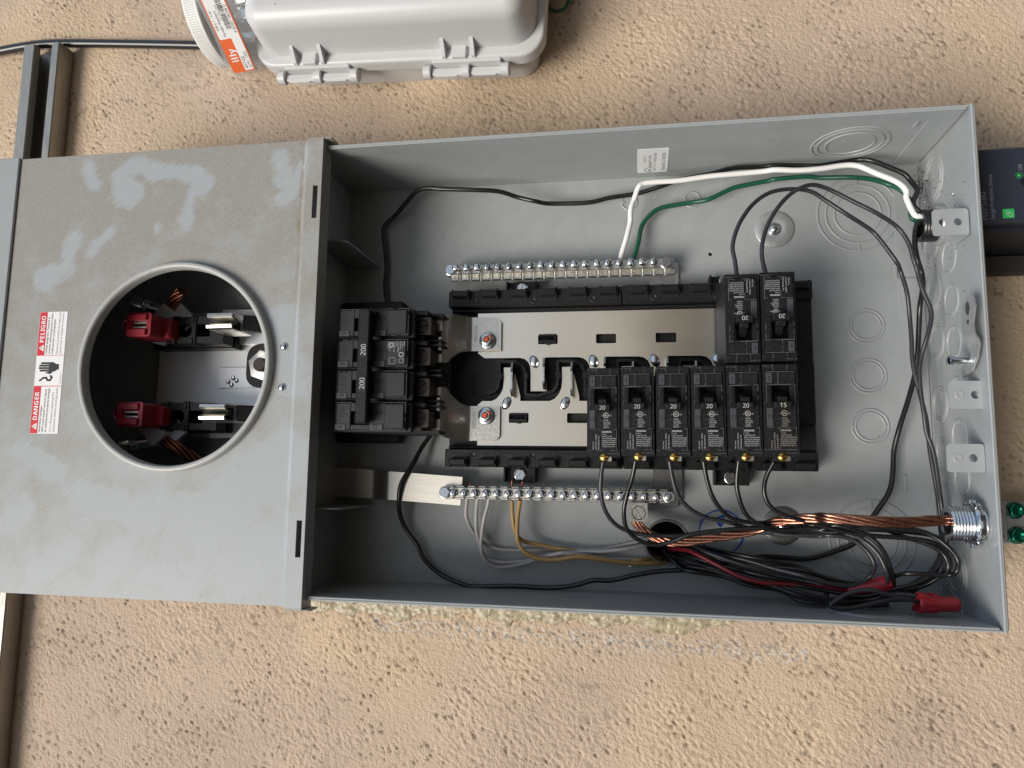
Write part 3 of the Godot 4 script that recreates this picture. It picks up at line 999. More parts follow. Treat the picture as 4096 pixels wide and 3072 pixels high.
# ---------------------------------------------------------------- inside the meter opening
func build_meter_parts() -> void:
	var b := Mb.new()
	var plate := thing("socket_mounting_plate", "galvanized mounting plate lit at the back of the meter opening", "metal plate", V(-240, 10, 2))
	b.box(V(-345, -52, 1), V(-190, 62, 7), 0.6)
	part(plate, "base_sheet", b, M.galv)
	b = Mb.new()
	b.box(V(-283, -8, 7), V(-200, 11, 9), 0.4)
	b.box(V(-281, 31, 7), V(-200, 63, 13), 0.4)
	b.box(V(-286, -53, 7), V(-200, -22, 13), 0.4)
	part(plate, "raised_sheet", b, M.galv)
	for p in [[-273, -2.2], [-265, -1.2], [-268.5, 1.2], [-269.5, -5]]:
		b = Mb.new()
		b.lathe(V(p[0], p[1], 9), V(0, 0, 1), [Vector2(2.2, 0), Vector2(1.6, 0.7), Vector2(0.8, 0.2), Vector2(0, 0.2)], 14)
		part(plate, "stake_mark", b, M.zinc)
	var hub := thing("neutral_stud", "zinc nut on a black oval pad at the right edge of the meter opening", "nut", V(-232, 10, 9))
	b = Mb.new()
	b.plate(Mb.outline(-250, -9, -215, 30, 12), [], 9.2, 20)
	part(hub, "oval_pad", b, M.black)
	b = Mb.new()
	b.lathe(V(-232, 10, 20), V(0, 0, 1), [Vector2(14, 0), Vector2(14, 5), Vector2(14, 5), Vector2(13, 5.6), Vector2(0, 5.6)], 6)
	part(hub, "nut", b, M.zinc_dull)
	b = Mb.new()
	b.cyl(V(-232, 10, 25), V(-232, 10, 31), 6, 16, 0.8)
	part(hub, "stud_end", b, M.brown_metal)
	var proto: Node3D
	for s in [0, 1]:
		var y0 := 38.0 if s == 0 else -36.5
		var x0 := 0.0 if s == 0 else -1.5
		var o := thing("meter_socket_block", ("upper" if s == 0 else "lower") + " black socket block with red capped jaw in the meter opening", "meter socket", V(-285 + x0, y0, 8), "socket blocks in the meter opening")
		b = Mb.new()
		b.xf = Transform3D(Basis.IDENTITY, V(x0, y0, 0))
		b.plate(P2([-312, -11, -262, -11, -262, 12, -312, 12]), [Mb.disc(Vector2(-295, 0), 6, 20), P2([-284, -5.5, -272, -5.5, -272, 5.5, -284, 5.5])], 20, 44)
		b.box(V(-340, -12, 8), V(-262, 13, 24), 0.6)
		for k in [-306.0, -289.5]:
			b.box(V(k, 7, 30), V(k + 3, 13, 46), 0.5)
			b.box(V(k, -12, 30), V(k + 3, -7, 46), 0.5)
		b.box(V(-286.5, -12, 30), V(-284.5, 13, 45.2), 0.4)
		b.box(V(-264, -12, 30), V(-258, -4, 45), 0.4)
		part(o, "block", b, M.black)
		# red cap on the line side jaw
		b = Mb.new()
		b.xf = Transform3D(Basis.IDENTITY, V(x0, y0, 0))
		b.plate(Mb.outline(-331, -10, -308, 10, 2.2), [P2([-327, -3, -312, -3, -312, 3, -327, 3])], 46, 72)
		b.box(V(-329, 3.4, 71), V(-311, 9, 74), 0.8)
		b.box(V(-329, -9, 71), V(-311, -3.4, 74), 0.8)
		b.lathe(V(-330, 0, 46), V(0, 0, 1), [Vector2(5.5, 0), Vector2(5.5, 24), Vector2(5.5, 24), Vector2(4.6, 26), Vector2(3.4, 25.4)], 20)
		b.box(V(-310, -8.5, 38), V(-301.5, 8.5, 56), 1.4)
		part(o, "red_cap", b, M.red_plastic)
		b = Mb.new()
		b.xf = Transform3D(Basis.IDENTITY, V(x0, y0, 0))
		b.box(V(-326.8, -2.8, 50), V(-312.2, -1.0, 70.5), 0.3)
		b.box(V(-326.8, 1.0, 50), V(-312.2, 2.8, 70.5), 0.3)
		part(o, "line_jaw", b, M.tin)
		# bare jaw on the load side: two sprung lips with flared ends
		b = Mb.new()
		b.xf = Transform3D(Basis(V(0, 1, 0), V(0, 0, 1), V(1, 0, 0)), V(x0, y0 + 2, 0))
		for q in [1.0, -1.0]:
			b.plate(P2([q * 6, 40, q * 7, 40, q * 7, 69, q * 6, 72.5, q * 4, 73.2, q * 2.4, 71.6, q * 1.2, 67, q * 0.5, 63, q * 0.5, 62, q * 1.6, 62, q * 2.2, 66.5, q * 3.2, 70.6, q * 4.2, 71.8, q * 5.2, 71.2, q * 5.8, 68.5]), [], -257, -235)
		part(o, "load_jaw", b, M.tin)
		b = Mb.new()
		b.xf = Transform3D(Basis(Quaternion(V(0, 1, 0), 0.45)), V(x0 - 224, y0 + 2, 52))
		b.box(V(-11, -6.5, -1.6), V(10, 6.5, 6), 0.8)
		part(o, "jaw_guard", b, M.black_dark)
		# slanted lug with clamp bolt
		var dn := 1.0 if s == 0 else -1.0
		b = Mb.new()
		b.xf = Transform3D(Basis(Quaternion(V(0, 0, 1), dn * 0.85)), V(-318 + x0, y0 + dn * 12, 36))
		b.box(V(-22, -9, -10), V(10, 9, 8), 0.8)
		b.box(V(-8, -20 if s == 0 else -2, -3), V(18, 2 if s == 0 else 20, 1), 0.5)
		var lug := part(o, "lug", b, M.galv)
		b = Mb.new()
		var bc := V(-338 + x0, y0 + dn * 24, 44)
		var ba := V(-0.85, dn * 0.25, 0.45)
		b.lathe(bc, ba, [Vector2(6.2, -18), Vector2(6.2, -6), Vector2(6.2, -6), Vector2(7.0, -5.5), Vector2(7.0, -4.5), Vector2(6.2, -4), Vector2(7.0, -3.5), Vector2(7.0, -2.5), Vector2(6.2, -2), Vector2(7.0, -1.5), Vector2(7.0, -0.5), Vector2(6.2, 0)], 20)
		b.lathe(bc, ba, [Vector2(7.4, 0), Vector2(7.4, 8), Vector2(7.4, 8), Vector2(6.2, 9.2), Vector2(4.0, 9.2), Vector2(4.0, 9.2), Vector2(4.0, 6), Vector2(0, 6)], 6)
		part(lug, "clamp_bolt", b, M.zinc)
		# bare ends of the service cable
		b = Mb.new()
		var path: Array = [V(-325, y0 + dn * 14, 34), V(-310, y0 + dn * 21, 36), V(-297, y0 + dn * 28, 34), V(-283, y0 + dn * 42, 20)] if s == 1 else [V(-326, 52, 34), V(-316, 60, 38), V(-308, 68, 42), V(-301, 73, 44)]
		for k in 7:
			b.tube(path, 1.75, 6, 6, 0.09, 0.0 if k == 6 else 3.6, TAU * k / 6.0)
		single("service_conductor", b, M.copper_dark, ("stubby frayed" if s == 0 else "long") + " bare copper strands clamped by the " + ("upper" if s == 0 else "lower") + " lug in the meter opening", "copper wire")


# ---------------------------------------------------------------- bus assembly
func build_bus() -> void:
	var o := thing("bus_assembly", "black plastic base carrying two silver bus bars across the panel's middle", "bus bars", V(78, 0, 2))
	var b := Mb.new()
	b.box(V(-67, -61, 3), V(222.5, 60, 11), 0.8)
	b.box(V(200, -61, 10), V(223, 60, 20), 0.8)
	b.box(V(207, -40, 19), V(222, 8, 26), 0.8)
	part(o, "base", b, M.black)
	for s in [1.0, -1.0]:
		b = Mb.new()
		var ya := 57.5 if s > 0 else -75.2
		var yb := 71.3 if s > 0 else -60.8
		b.box(V(-67, ya, 4), V(77.0, yb, 24), 0.7)
		b.box(V(77.6, ya, 4), V(223, yb + (0.9 if s > 0 else 0.0), 24), 0.7)
		b.box(V(-66, ya - 3.5 if s > 0 else yb, 6), V(222, ya if s > 0 else yb + 3.0, 17), 1.0)
		var rail := part(o, "rail", b, M.black)
		for i in 12:
			var x := -63.4 + 24.42 * i + (0.0 if s > 0 else 0.6)
			b = Mb.new()
			var y1 := yb if s > 0 else ya
			b.box(V(x, minf(y1 - s * 6.5, y1 - s * 1.0), 24), V(x + 14.5, maxf(y1 - s * 6.5, y1 - s * 1.0), 30), 1.0)
			b.box(V(x - 0.4, minf(y1 - s * 1.6, y1 + s * 0.2), 22), V(x + 1.6, maxf(y1 - s * 1.6, y1 + s * 0.2), 28.5), 0.4)
			b.box(V(x + 13.2, minf(y1 - s * 7.5, y1 + s * 0.2), 22), V(x + 15.2, maxf(y1 - s * 7.5, y1 + s * 0.2), 28.5), 0.4)
			part(rail, "hook", b, M.black)
			b = Mb.new()
			b.box(V(x + 0.5, minf(y1 - s * 7.0, y1 - s * 10.5), 24.02), V(x + 14.5, maxf(y1 - s * 7.0, y1 - s * 10.5), 24.3), 0.1)
			part(rail, "hook_slot", b, M.black_dark)
			if i % 2 == 0:
				b = Mb.new()
				b.lathe(V(x + 19.5, y1 - s * 9.5, 24.02), V(0, 0, 1), [Vector2(2.6, 0), Vector2(2.2, 0.3), Vector2(1.7, 0.3), Vector2(1.6, 0.1), Vector2(0, 0.1)], 16)
				part(rail, "screw_hole", b, M.black_dark)
	# feet with their screws
	for k in [[-6.8, 1.0, 75.6], [-6.6, -1.0, -81.1], [160.8, -1.0, -81.0], [160.0, 1.0, 77.5]]:
		var x: float = k[0]
		var s: float = k[1]
		var yi := 71.0 if s > 0 else -75.0
		var yo := 81.5 if s > 0 else -87.0
		b = Mb.new()
		b.box(V(x - 12.5, minf(yi, yo), 1), V(x + 12.5, maxf(yi, yo), 8), 0.5)
		b.xf = Transform3D.IDENTITY
		b.box(V(x - 13.2, minf(yi, yo), 1), V(x - 11.4, maxf(yi, yo), 14), 0.5)
		b.box(V(x + 11.4, minf(yi, yo), 1), V(x + 13.2, maxf(yi, yo), 14), 0.5)
		var foot := part(o, "foot", b, M.black)
		put(foot, "screw", hex_screw(5.0, 2.6), M.zinc, Transform3D(Basis(V(0, 0, 1), 0.7 - x), V(x, k[2], 8)))
	# bus bars
	var up := PackedVector2Array([Vector2(-43.3, 53.4), Vector2(-42.6, 19.5), Vector2(-37, 15.3)])
	for i in 5:
		var f: float = 2.1 + 48.8 * i
		up.append(Vector2(f - 9.0, 15.2))
		up.append(Vector2(f - 5.2, 14.2))
		up.append(Vector2(f - 2.2, 11.6))
		up.append(Vector2(f - 0.4, 8.0))
		up.append(Vector2(f, 3.5))
		up.append(Vector2(f + 0.2, -12.7))
		up.append(Vector2(f + 13.6, -12.7))
		up.append(Vector2(f + 12.2, 15.4))
		up.append(Vector2(f + 14.0, 15.4))
	up.append(Vector2(218, 15.4))
	up.append(Vector2(218, 53.4))
	b = Mb.new()
	var hs: Array = []
	for x in [8.0, 55.8, 103.7, 151.6]:
		hs.append(Mb.outline(x, 26.4, x + 16.3, 34.2, 0.9, 2))
	b.plate(up, hs, 13.2, 16.0)
	var bar := part(o, "bus_bar", b, M.bus)
	var lo := PackedVector2Array([Vector2(218, -57.5), Vector2(218, -20.8)])
	for i in [4, 3, 2, 1, 0]:
		var f: float = -20.4 + 48.5 * i
		lo.append(Vector2(f + 14.2, -20.8))
		lo.append(Vector2(f + 14.0, -16.5))
		lo.append(Vector2(f + 8.4, 7.2))
		lo.append(Vector2(f, 7.2))
		lo.append(Vector2(f + 0.1, -4.0))
		lo.append(Vector2(f - 0.5, -10.5))
		lo.append(Vector2(f - 2.6, -15.2))
		lo.append(Vector2(f - 6.0, -19.0))
		lo.append(Vector2(f - 10.0, -20.8))
	lo.append(Vector2(-38.3, -20.8))
	lo.append(Vector2(-42.5, -24.4))
	lo.append(Vector2(-41.8, -57.5))
	lo.reverse()
	b = Mb.new()
	hs = []
	for x in [-15.6, 32.4, 80.4]:
		hs.append(Mb.outline(x, -38.8, x + 16.4, -30.8, 0.9, 2))
	b.plate(lo, hs, 13.2, 16.0)
	var bar2 := part(o, "bus_bar", b, M.bus)
	# stabs bent up from the fingers, and pressed dimples
	for i in 5:
		for k in [[bar, 14.4 + 48.8 * i, -12.0, 13.5], [bar2, -11.6 + 48.5 * i, -18.0, 9.5]]:
			if k[1] > 200.0:
				continue
			b = Mb.new()
			b.xf = Transform3D(Basis(V(0, 1, 0), V(0, 0, 1), V(1, 0, 0)), V(k[1], 0, 0))
			var a: float = k[2]
			var z: float = k[3]
			b.plate(P2([a, 15, z, 15, z, 27, z - 6, 31, z - 8, 29, (a + z) * 0.5, 30, a + 6, 29, a + 4, 31, a, 26]), [], -0.7, 0.8)
			part(k[0], "stab", b, M.zinc)
		for k in [[bar, 8.5 + 48.9 * i - 3.4, 11.8, 0.45], [bar2, -17.6 + 48.4 * i, -22.6, -0.45]]:
			if k[1] > 200.0:
				continue
			b = Mb.new()
			b.xf = Transform3D(Basis(Quaternion(V(0, 0, 1), k[3])) * Basis.from_scale(V(0.62, 1.0, 1.0)), V(k[1], k[2], 16))
			b.lathe(Vector3.ZERO, V(0, 0, 1), [Vector2(5.8, 0), Vector2(5.2, 1.2), Vector2(3.6, 2.3), Vector2(1.6, 2.8), Vector2(0, 2.9)], 22)
			part(k[0], "dimple", b, M.zinc)
	# clips seen through the oblong holes
	for k in [[8.0, 26.4], [-15.6, -38.8]]:
		b = Mb.new()
		b.box(V(k[0] + 0.8, k[1] + 0.8, 11), V(k[0] + 15.6, k[1] + 3.2, 19), 0.5)
		b.box(V(k[0] + 0.8, k[1] + 6.2, 11), V(k[0] + 15.6, k[1] + 8.0, 19), 0.5)
		b.box(V(k[0] + 13.8, k[1] + 0.8, 11), V(k[0] + 15.6, k[1] + 7.8, 18), 0.5)
		b.box(V(k[0] + 6.5, k[1] - 0.6, 16), V(k[0] + 10.5, k[1] + 1.6, 18.6), 0.5)
		part(o, "retaining_clip", b, M.black)
	# moulded wall that snakes between the bars
	var snake := PackedVector2Array()
	for i in 4:
		var f: float = -20.4 + 48.5 * i
		snake.append(Vector2(f - 12, -14.5))
		snake.append(Vector2(f - 7, -13.2))
		snake.append(Vector2(f - 4, -9.5))
		snake.append(Vector2(f - 3.2, -4))
		snake.append(Vector2(f - 3.2, 11.5))
		snake.append(Vector2(f + 9.5, 11.5))
		snake.append(Vector2(f + 16.0, 8.0))
		snake.append(Vector2(f + 18.8, 2.0))
		snake.append(Vector2(f + 19.2, -16))
		snake.append(Vector2(f + 30, -16.8))
	b = Mb.new()
	for q in Geometry2D.offset_polyline(snake, 1.1, Geometry2D.JOIN_ROUND, Geometry2D.END_ROUND):
		if not Geometry2D.is_polygon_clockwise(q):
			b.plate(q, [], 10, 21)
	for i in 4:
		var f: float = -20.4 + 48.5 * i
		b.box(V(f - 4.8, -3, 17), V(f - 0.8, 2.6, 22), 0.5)
		b.box(V(f + 17, -3, 17), V(f + 21, 2.6, 22), 0.5)
	part(o, "barrier_wall", b, M.black)
	# raised moulding on the bare part of the base
	b = Mb.new()
	for q in Geometry2D.offset_polyline(P2([-58, 8, -52, 8, -52, 4.5, -48.5, 4.5, -48.5, -16, -36, -16]), 0.5):
		if not Geometry2D.is_polygon_clockwise(q):
			b.plate(q, [], 10.5, 12.2)
	for y in [0.0, -12.0]:
		b.lathe(V(-48.5, y, 10.8), V(0, 0, 1), [Vector2(3.1, 0), Vector2(3.1, 1.6), Vector2(3.1, 1.6), Vector2(2.3, 1.6), Vector2(2.3, 1.6), Vector2(2.3, 0.4), Vector2(0, 0.4)], 18)
	part(o, "moulding", b, M.black)
	# links from the main breaker, each bolted down
	for s in [1.0, -1.0]:
		b = Mb.new()
		var yo := 0.0 if s > 0 else -4.2
		var link := P2([-22.4, 21.0, -22.4, 45, -24, 47.6, -27, 48.9, -56, 49.6, -63, 47.6, -68.5, 43.4, -75.5, 41, -75.5, 33, -66, 33.4, -66, 14.5, -75.5, 14.2, -75.5, 7.6, -62.5, 7.8, -59.6, 13, -55, 18.4, -50, 20.6])
		if s < 0:
			for i in link.size():
				link[i].y = -link[i].y - 4.6
		else:
			link.reverse()
		if Geometry2D.is_polygon_clockwise(link):
			link.reverse()
		b.bent(link, 0.0, 3.0, Vector4(17, 25, -47, -67), 1.2)
		var ln := part(o, "link_bar", b, M.tin)
		b = Mb.new()
		b.box(V(-67.5, 16.5 if s > 0 else -32.0, 43), V(-64.6, 27.4 if s > 0 else -21.2, 52), 0.4)
		part(ln, "lug_tab", b, M.tin)
		b = Mb.new()
		text(b, "6310286" if s > 0 else "6310288", V(-45.3, 42.5 if s > 0 else -30.0, 20.12), V(0, -1, 0), V(1, 0, 0), 2.6)
		part(ln, "stamped_number", b, M.engraved)
		var c := V(-33.6, 29.4 if s > 0 else -33.4, 20)
		b = Mb.new()
		b.lathe(c, V(0, 0, 1), [Vector2(7.2, 0), Vector2(7.2, 0.9), Vector2(6.6, 1.3), Vector2(5.4, 1.5), Vector2(5.4, 1.5), Vector2(0, 1.5)], 28)
		b.lathe(c + V(0, 0, 1.4), V(0, 0, 1), [Vector2(5.5, 0), Vector2(5.5, 4.4), Vector2(5.5, 4.4), Vector2(4.6, 5.2), Vector2(3.0, 5.2)], 6)
		var nut := part(o, "flange_nut", b, M.zinc)
		b = Mb.new()
		b.cyl(c + V(0, 0, 4), c + V(0, 0, 8.0), 2.1, 16, 0.4)
		part(nut, "painted_stud", b, M.orange_paint)
		b = Mb.new()
		b.plate(P2([c.x + 3.1, c.y + 0.8, c.x + 4.2, c.y + 0.2, c.x + 4.2, c.y + 1.6, c.x + 2.6, c.y + 3.4, c.x + 1.8, c.y + 3.0]), [], c.z + 6.5, c.z + 6.75)
		part(nut, "paint_mark", b, M.orange_paint)
	# spring ends at the right
	b = Mb.new()
	b.xf = Transform3D(Basis(V(0, 1, 0), V(0, 0, 1), V(1, 0, 0)), V(203, 0, 0))
	b.plate(P2([-25, 30, -23, 20, -2, 20, 0, 30, -2, 32, -6, 30, -8, 34, -15, 34, -17, 30, -23, 33]), [], -0.8, 0.8)
	part(o, "end_stab", b, M.tin)


# hexagon head with washer face and a slot, standing on z = 0
func hex_screw(r: float, h: float) -> ArrayMesh:
	var b := Mb.new()
	b.lathe(Vector3.ZERO, V(0, 0, 1), [Vector2(r, 0), Vector2(r, 0.5), Vector2(r, 0.5), Vector2(r * 0.9, 0.7)], 24)
	var hexa := PackedVector2Array()
	for i in 6:
		hexa.append(Vector2.from_angle(TAU * i / 6) * r * 0.88)
	b.plate(hexa, [], 0.5, h * 0.62)
	for s in [-1.0, 1.0]:
		var half := P2([-9, s * 0.6, 9, s * 0.6, 9, s * 9, -9, s * 9])
		if Geometry2D.is_polygon_clockwise(half):
			half.reverse()
		for q in Geometry2D.intersect_polygons(Mb.disc(Vector2.ZERO, r * 0.76, 22), half):
			b.plate(q, [], h * 0.62, h)
	return b.mesh()


# round head with a sawn slot, standing on z = 0, on a stub of shank
func round_screw(r: float, h: float, shank: float) -> ArrayMesh:
	var b := Mb.new()
	b.lathe(V(0, 0, -shank), V(0, 0, 1), [Vector2(r * 0.62, 0), Vector2(r * 0.62, shank), Vector2(r * 0.62, shank), Vector2(r, shank + 0.02), Vector2(r, shank + h * 0.3), Vector2(r * 0.95, shank + h * 0.4), Vector2(r * 0.95, shank + h * 0.4), Vector2(0, shank + h * 0.4)], 18)
	var lev: Array = [[0.94, 0.38, 0.9], [0.86, 0.66, 0.75], [0.70, 0.86, 0.5], [0.48, 0.97, 0.25], [0.30, 1.0, 0.05]]
	var g := 0.55
	for s in [-1.0, 1.0]:
		for i in lev.size():
			for k in 12:
				var q: Array[Vector3] = []
				var m: Array[Vector3] = []
				for c in [[i, k], [i, k + 1], [mini(i + 1, 4), k + 1], [mini(i + 1, 4), k]]:
					var a: float = PI * c[1] / 12.0
					var l: Array = lev[c[0]]
					q.append(V(r * l[0] * cos(a), s * maxf(r * l[0] * sin(a), g), h * l[1]))
					m.append(V(cos(a) * l[2], s * sin(a) * l[2], sqrt(1.0 - l[2] * l[2])))
				if i < 4:
					b.squad(q[0], q[1], q[2], q[3], m[0], m[1], m[2], m[3])
				else:
					b.tri(q[0], q[1], V(0, s * g, h), V(0, 0, 1), V(0, 0, 1), V(0, 0, 1))
		for i in 4:
			var x0: float = r * lev[i][0]
			var x1: float = r * lev[i + 1][0]
			b.quad(V(-x0, s * g, h * lev[i][1]), V(x0, s * g, h * lev[i][1]), V(x1, s * g, h * lev[i + 1][1]), V(-x1, s * g, h * lev[i + 1][1]), V(0, -s, 0))
	return b.mesh()


# ---------------------------------------------------------------- main breaker
func build_main_breaker() -> void:
	var o := thing("main_breaker", "wide black four module main breaker marked 200 with one long handle bar", "circuit breaker", V(-105, -2, 1))
	var b := Mb.new()
	b.box(V(-166, -56, 1), V(-110, 66, 15), 1.0)
	b.box(V(-142, -50, 12), V(-76, 47, 60), 1.0)
	b.box(V(-144, -49.6, 56), V(-84, 46.6, 72), 1.0)
	part(o, "case", b, M.main)
	var ys: Array = [33.4, 9.4, -14.8, -38.9]
	for i in 4:
		var y: float = ys[i]
		var x := -1.0 if i == 0 else 0.0 if i == 1 else 0.6
		b = Mb.new()
		b.box(V(-142.5, y - 11.4, 70), V(-80, y + 11.2, 75), 0.6)
		b.box(V(-138, y - 10, 74), V(-126, y + 10.6, 82), 0.7)
		b.box(V(-126.5, y + 4, 74), V(-121, y + 10.6, 82), 0.5)
		b.box(V(-126.5, y - 10, 74), V(-111, y - 6, 81.4), 0.5)
		b.box(V(-112, y - 10, 74), V(-83, y + 10.6, 81.6), 0.9)
		b.box(V(-99.5, y - 9, 81), V(-84, y + 9.6, 82.6), 0.7)
		var mod := part(o, "module", b, M.main)
		b = Mb.new()
		b.box(V(-138.2, y - 10.3, 81.5), V(-129.6, y - 5.6, 82.6), 0.4)
		b.box(V(-111, y - 10.3, 81), V(-100.2, y - 5.6, 82.4), 0.4)
		part(mod, "indicator", b, M.indicator)
		b = Mb.new()
		b.lathe(V(-106.2, y - 7.9, 82.5), V(0, 0, 1), [Vector2(1.7, 0), Vector2(1.1, 0.02)], 18)
		part(mod, "indicator_ring", b, M.black_dark)
		b = Mb.new()
		b.box(V(-135.6, y - 8.4, 82.6), V(-132.2, y - 7.2, 82.75), 0.05)
		part(mod, "indicator_bar", b, M.black_dark)
		b = Mb.new()
		for k in 3:
			b.box(V(-110 + k * 3.0, y + 1.5, 81.7), V(-107.6 + k * 3.0, y + 4.6, 82.0), 0.1)
		part(mod, "embossing", b, M.black_dark).set_meta("kind", "stuff")
		b = Mb.new()
		text(b, "ON", V(-131.0, y - 0.5, 82.15), V(0, 1, 0), V(-1, 0, 0), 4.0)
		part(mod, "embossed_word", b, M.black_dark)
		scuff(mod, [V(-138, y + 10.7, 82), V(-126, y + 10.7, 82), V(-112, y + 10.7, 81.6), V(-83, y + 10.7, 81.6), V(-83, y - 10, 81.6), V(-100, y - 10, 81.6)], true)
		b = Mb.new()
		b.box(V(-126, y - 5.4, 74.5), V(-112, y + 3.6, 78), 0.3)
		part(mod, "handle_opening", b, M.black_dark)
		b = Mb.new()
		b.xf = Transform3D(Basis(Quaternion(V(0, 1, 0), 0.35)), V(-117.5, y, 78))
		b.box(V(-4, -3.6, -2), V(4, 3.0, 10), 0.8)
		part(mod, "toggle", b, M.black)
		# lug
		var lx := -77.2
		b = Mb.new()
		b.plate(Mb.outline(lx - 7.4, y - 7.0, lx + 7.4, y + 7.0, 1.2, 2), [Mb.disc(Vector2(lx, y), 5.6, 22)], 48, 65)
		var lug := part(o, "terminal_lug", b, M.brown_metal)
		b = Mb.new()
		b.cyl(V(lx, y, 46), V(lx, y, 62.4), 5.4, 20, 0.4)
		for s in [-1.0, 1.0]:
			var half := P2([-9, s * 0.75, 9, s * 0.75, 9, s * 9, -9, s * 9])
			if Geometry2D.is_polygon_clockwise(half):
				half.reverse()
			for q in Geometry2D.intersect_polygons(Mb.disc(Vector2.ZERO, 4.9, 20), half):
				b.xf = Transform3D(Basis(V(0, 0, 1), [0.1, 1.5, 0.7, 0.12][i]), V(lx, y, 0))
				b.plate(q, [], 62.2, 63.8)
		part(lug, "slotted_screw", b, M.brown_metal)
		# fins between lugs
		b = Mb.new()
		b.box(V(-86, y + 8.4, 40), V(-72, y + 12.4, 66), 0.8)
		b.box(V(-74, y + 9.0, 30), V(-62, y + 11.6, 58), 0.9)
		if i < 3:
			b.box(V(-74, y - 11.0, 30), V(-63, y - 8.6, 56), 0.9)
		else:
			b.box(V(-86, y - 11.4, 40), V(-62, y - 8.8, 60), 0.9)
		part(o, "fin", b, M.main)
	b = Mb.new()
	b.box(V(-118.4, -44.6, 84), V(-109.4, 41.6, 93.5), 0.9)
	b.box(V(-109.6, 38.5, 80), V(-106.8, 41.6, 88), 0.6)
	var bar := part(o, "handle_bar", b, M.black)
	b = Mb.new()
	for y in [4.4, -21.0]:
		b.box(V(-116.4, y, 93.45), V(-110.6, y + 11.0, 93.75), 0.2)
	var pl := part(bar, "number_plate", b, M.black_dark)
	b = Mb.new()
	for y in [6.0, -19.4]:
		text(b, "200", V(-111.6, y, 93.85), V(0, 1, 0), V(-1, 0, 0), 3.9)
	part(pl, "white_number", b, M.print)
	# printed rating on the second module
	b = Mb.new()
	var r := V(0, -1, 0)
	var u := V(1, 0, 0)
	var k := 0
	for s in ["E0G2CB3", "Interrupting", "Rating", "5kA 240V max", "LISTED", "Circuit Breaker", "4 Pole Unit", "Issue No.", "E8HB7"]:
		text(b, s, V(-98.4 + k * 1.6, 18.4, 82.75), r, u, 0.95)
		k += 1
	for q in [[-95.5, 15.6, 1.9], [-87.5, 8.2, 1.9]]:
		b.lathe(V(q[0], q[1], 82.75), V(0, 0, 1), [Vector2(q[2], 0), Vector2(q[2] - 0.45, 0.02)], 20)
	for q in [[-97, -2, -92, 3], [-89, -1, -85.5, 2]]:
		pen_box(b, q[0], q[1] + 3, q[2], q[3] + 3, 82.75)
	part(o, "rating_print", b, M.print)


# pale rubbed edges on moulded plastic
func scuff(o: Node3D, pts: Array, run: bool) -> void:
	var b := Mb.new()
	for i in range(0, pts.size() - 1, 1 if run else 2):
		var a: Vector3 = pts[i]
		var c: Vector3 = pts[i + 1]
		var at := 0.0
		while at < 1.0:
			var to := minf(at + rng.randf_range(0.08, 0.3), 1.0)
			if rng.randf() < 0.8:
				var p := a.lerp(c, at)
				var q := a.lerp(c, to)
				var w := rng.randf_range(0.06, 0.13)
				b.box(p.min(q) - V(w, w, w), p.max(q) + V(w, w, w), 0.02)
			at = to
	part(o, "rubbed_edges", b, M.scuff).set_meta("kind", "stuff")


func pen_box(b: Mb, x0: float, y0: float, x1: float, y1: float, z: float) -> void:
	var w := 0.18
	for q in [[x0, y0, x1, y0 + w], [x0, y1 - w, x1, y1], [x0, y0, x0 + w, y1], [x1 - w, y0, x1, y1]]:
		b.quad(V(q[0], q[1], z), V(q[2], q[1], z), V(q[2], q[3], z), V(q[0], q[3], z), V(0, 0, 1))


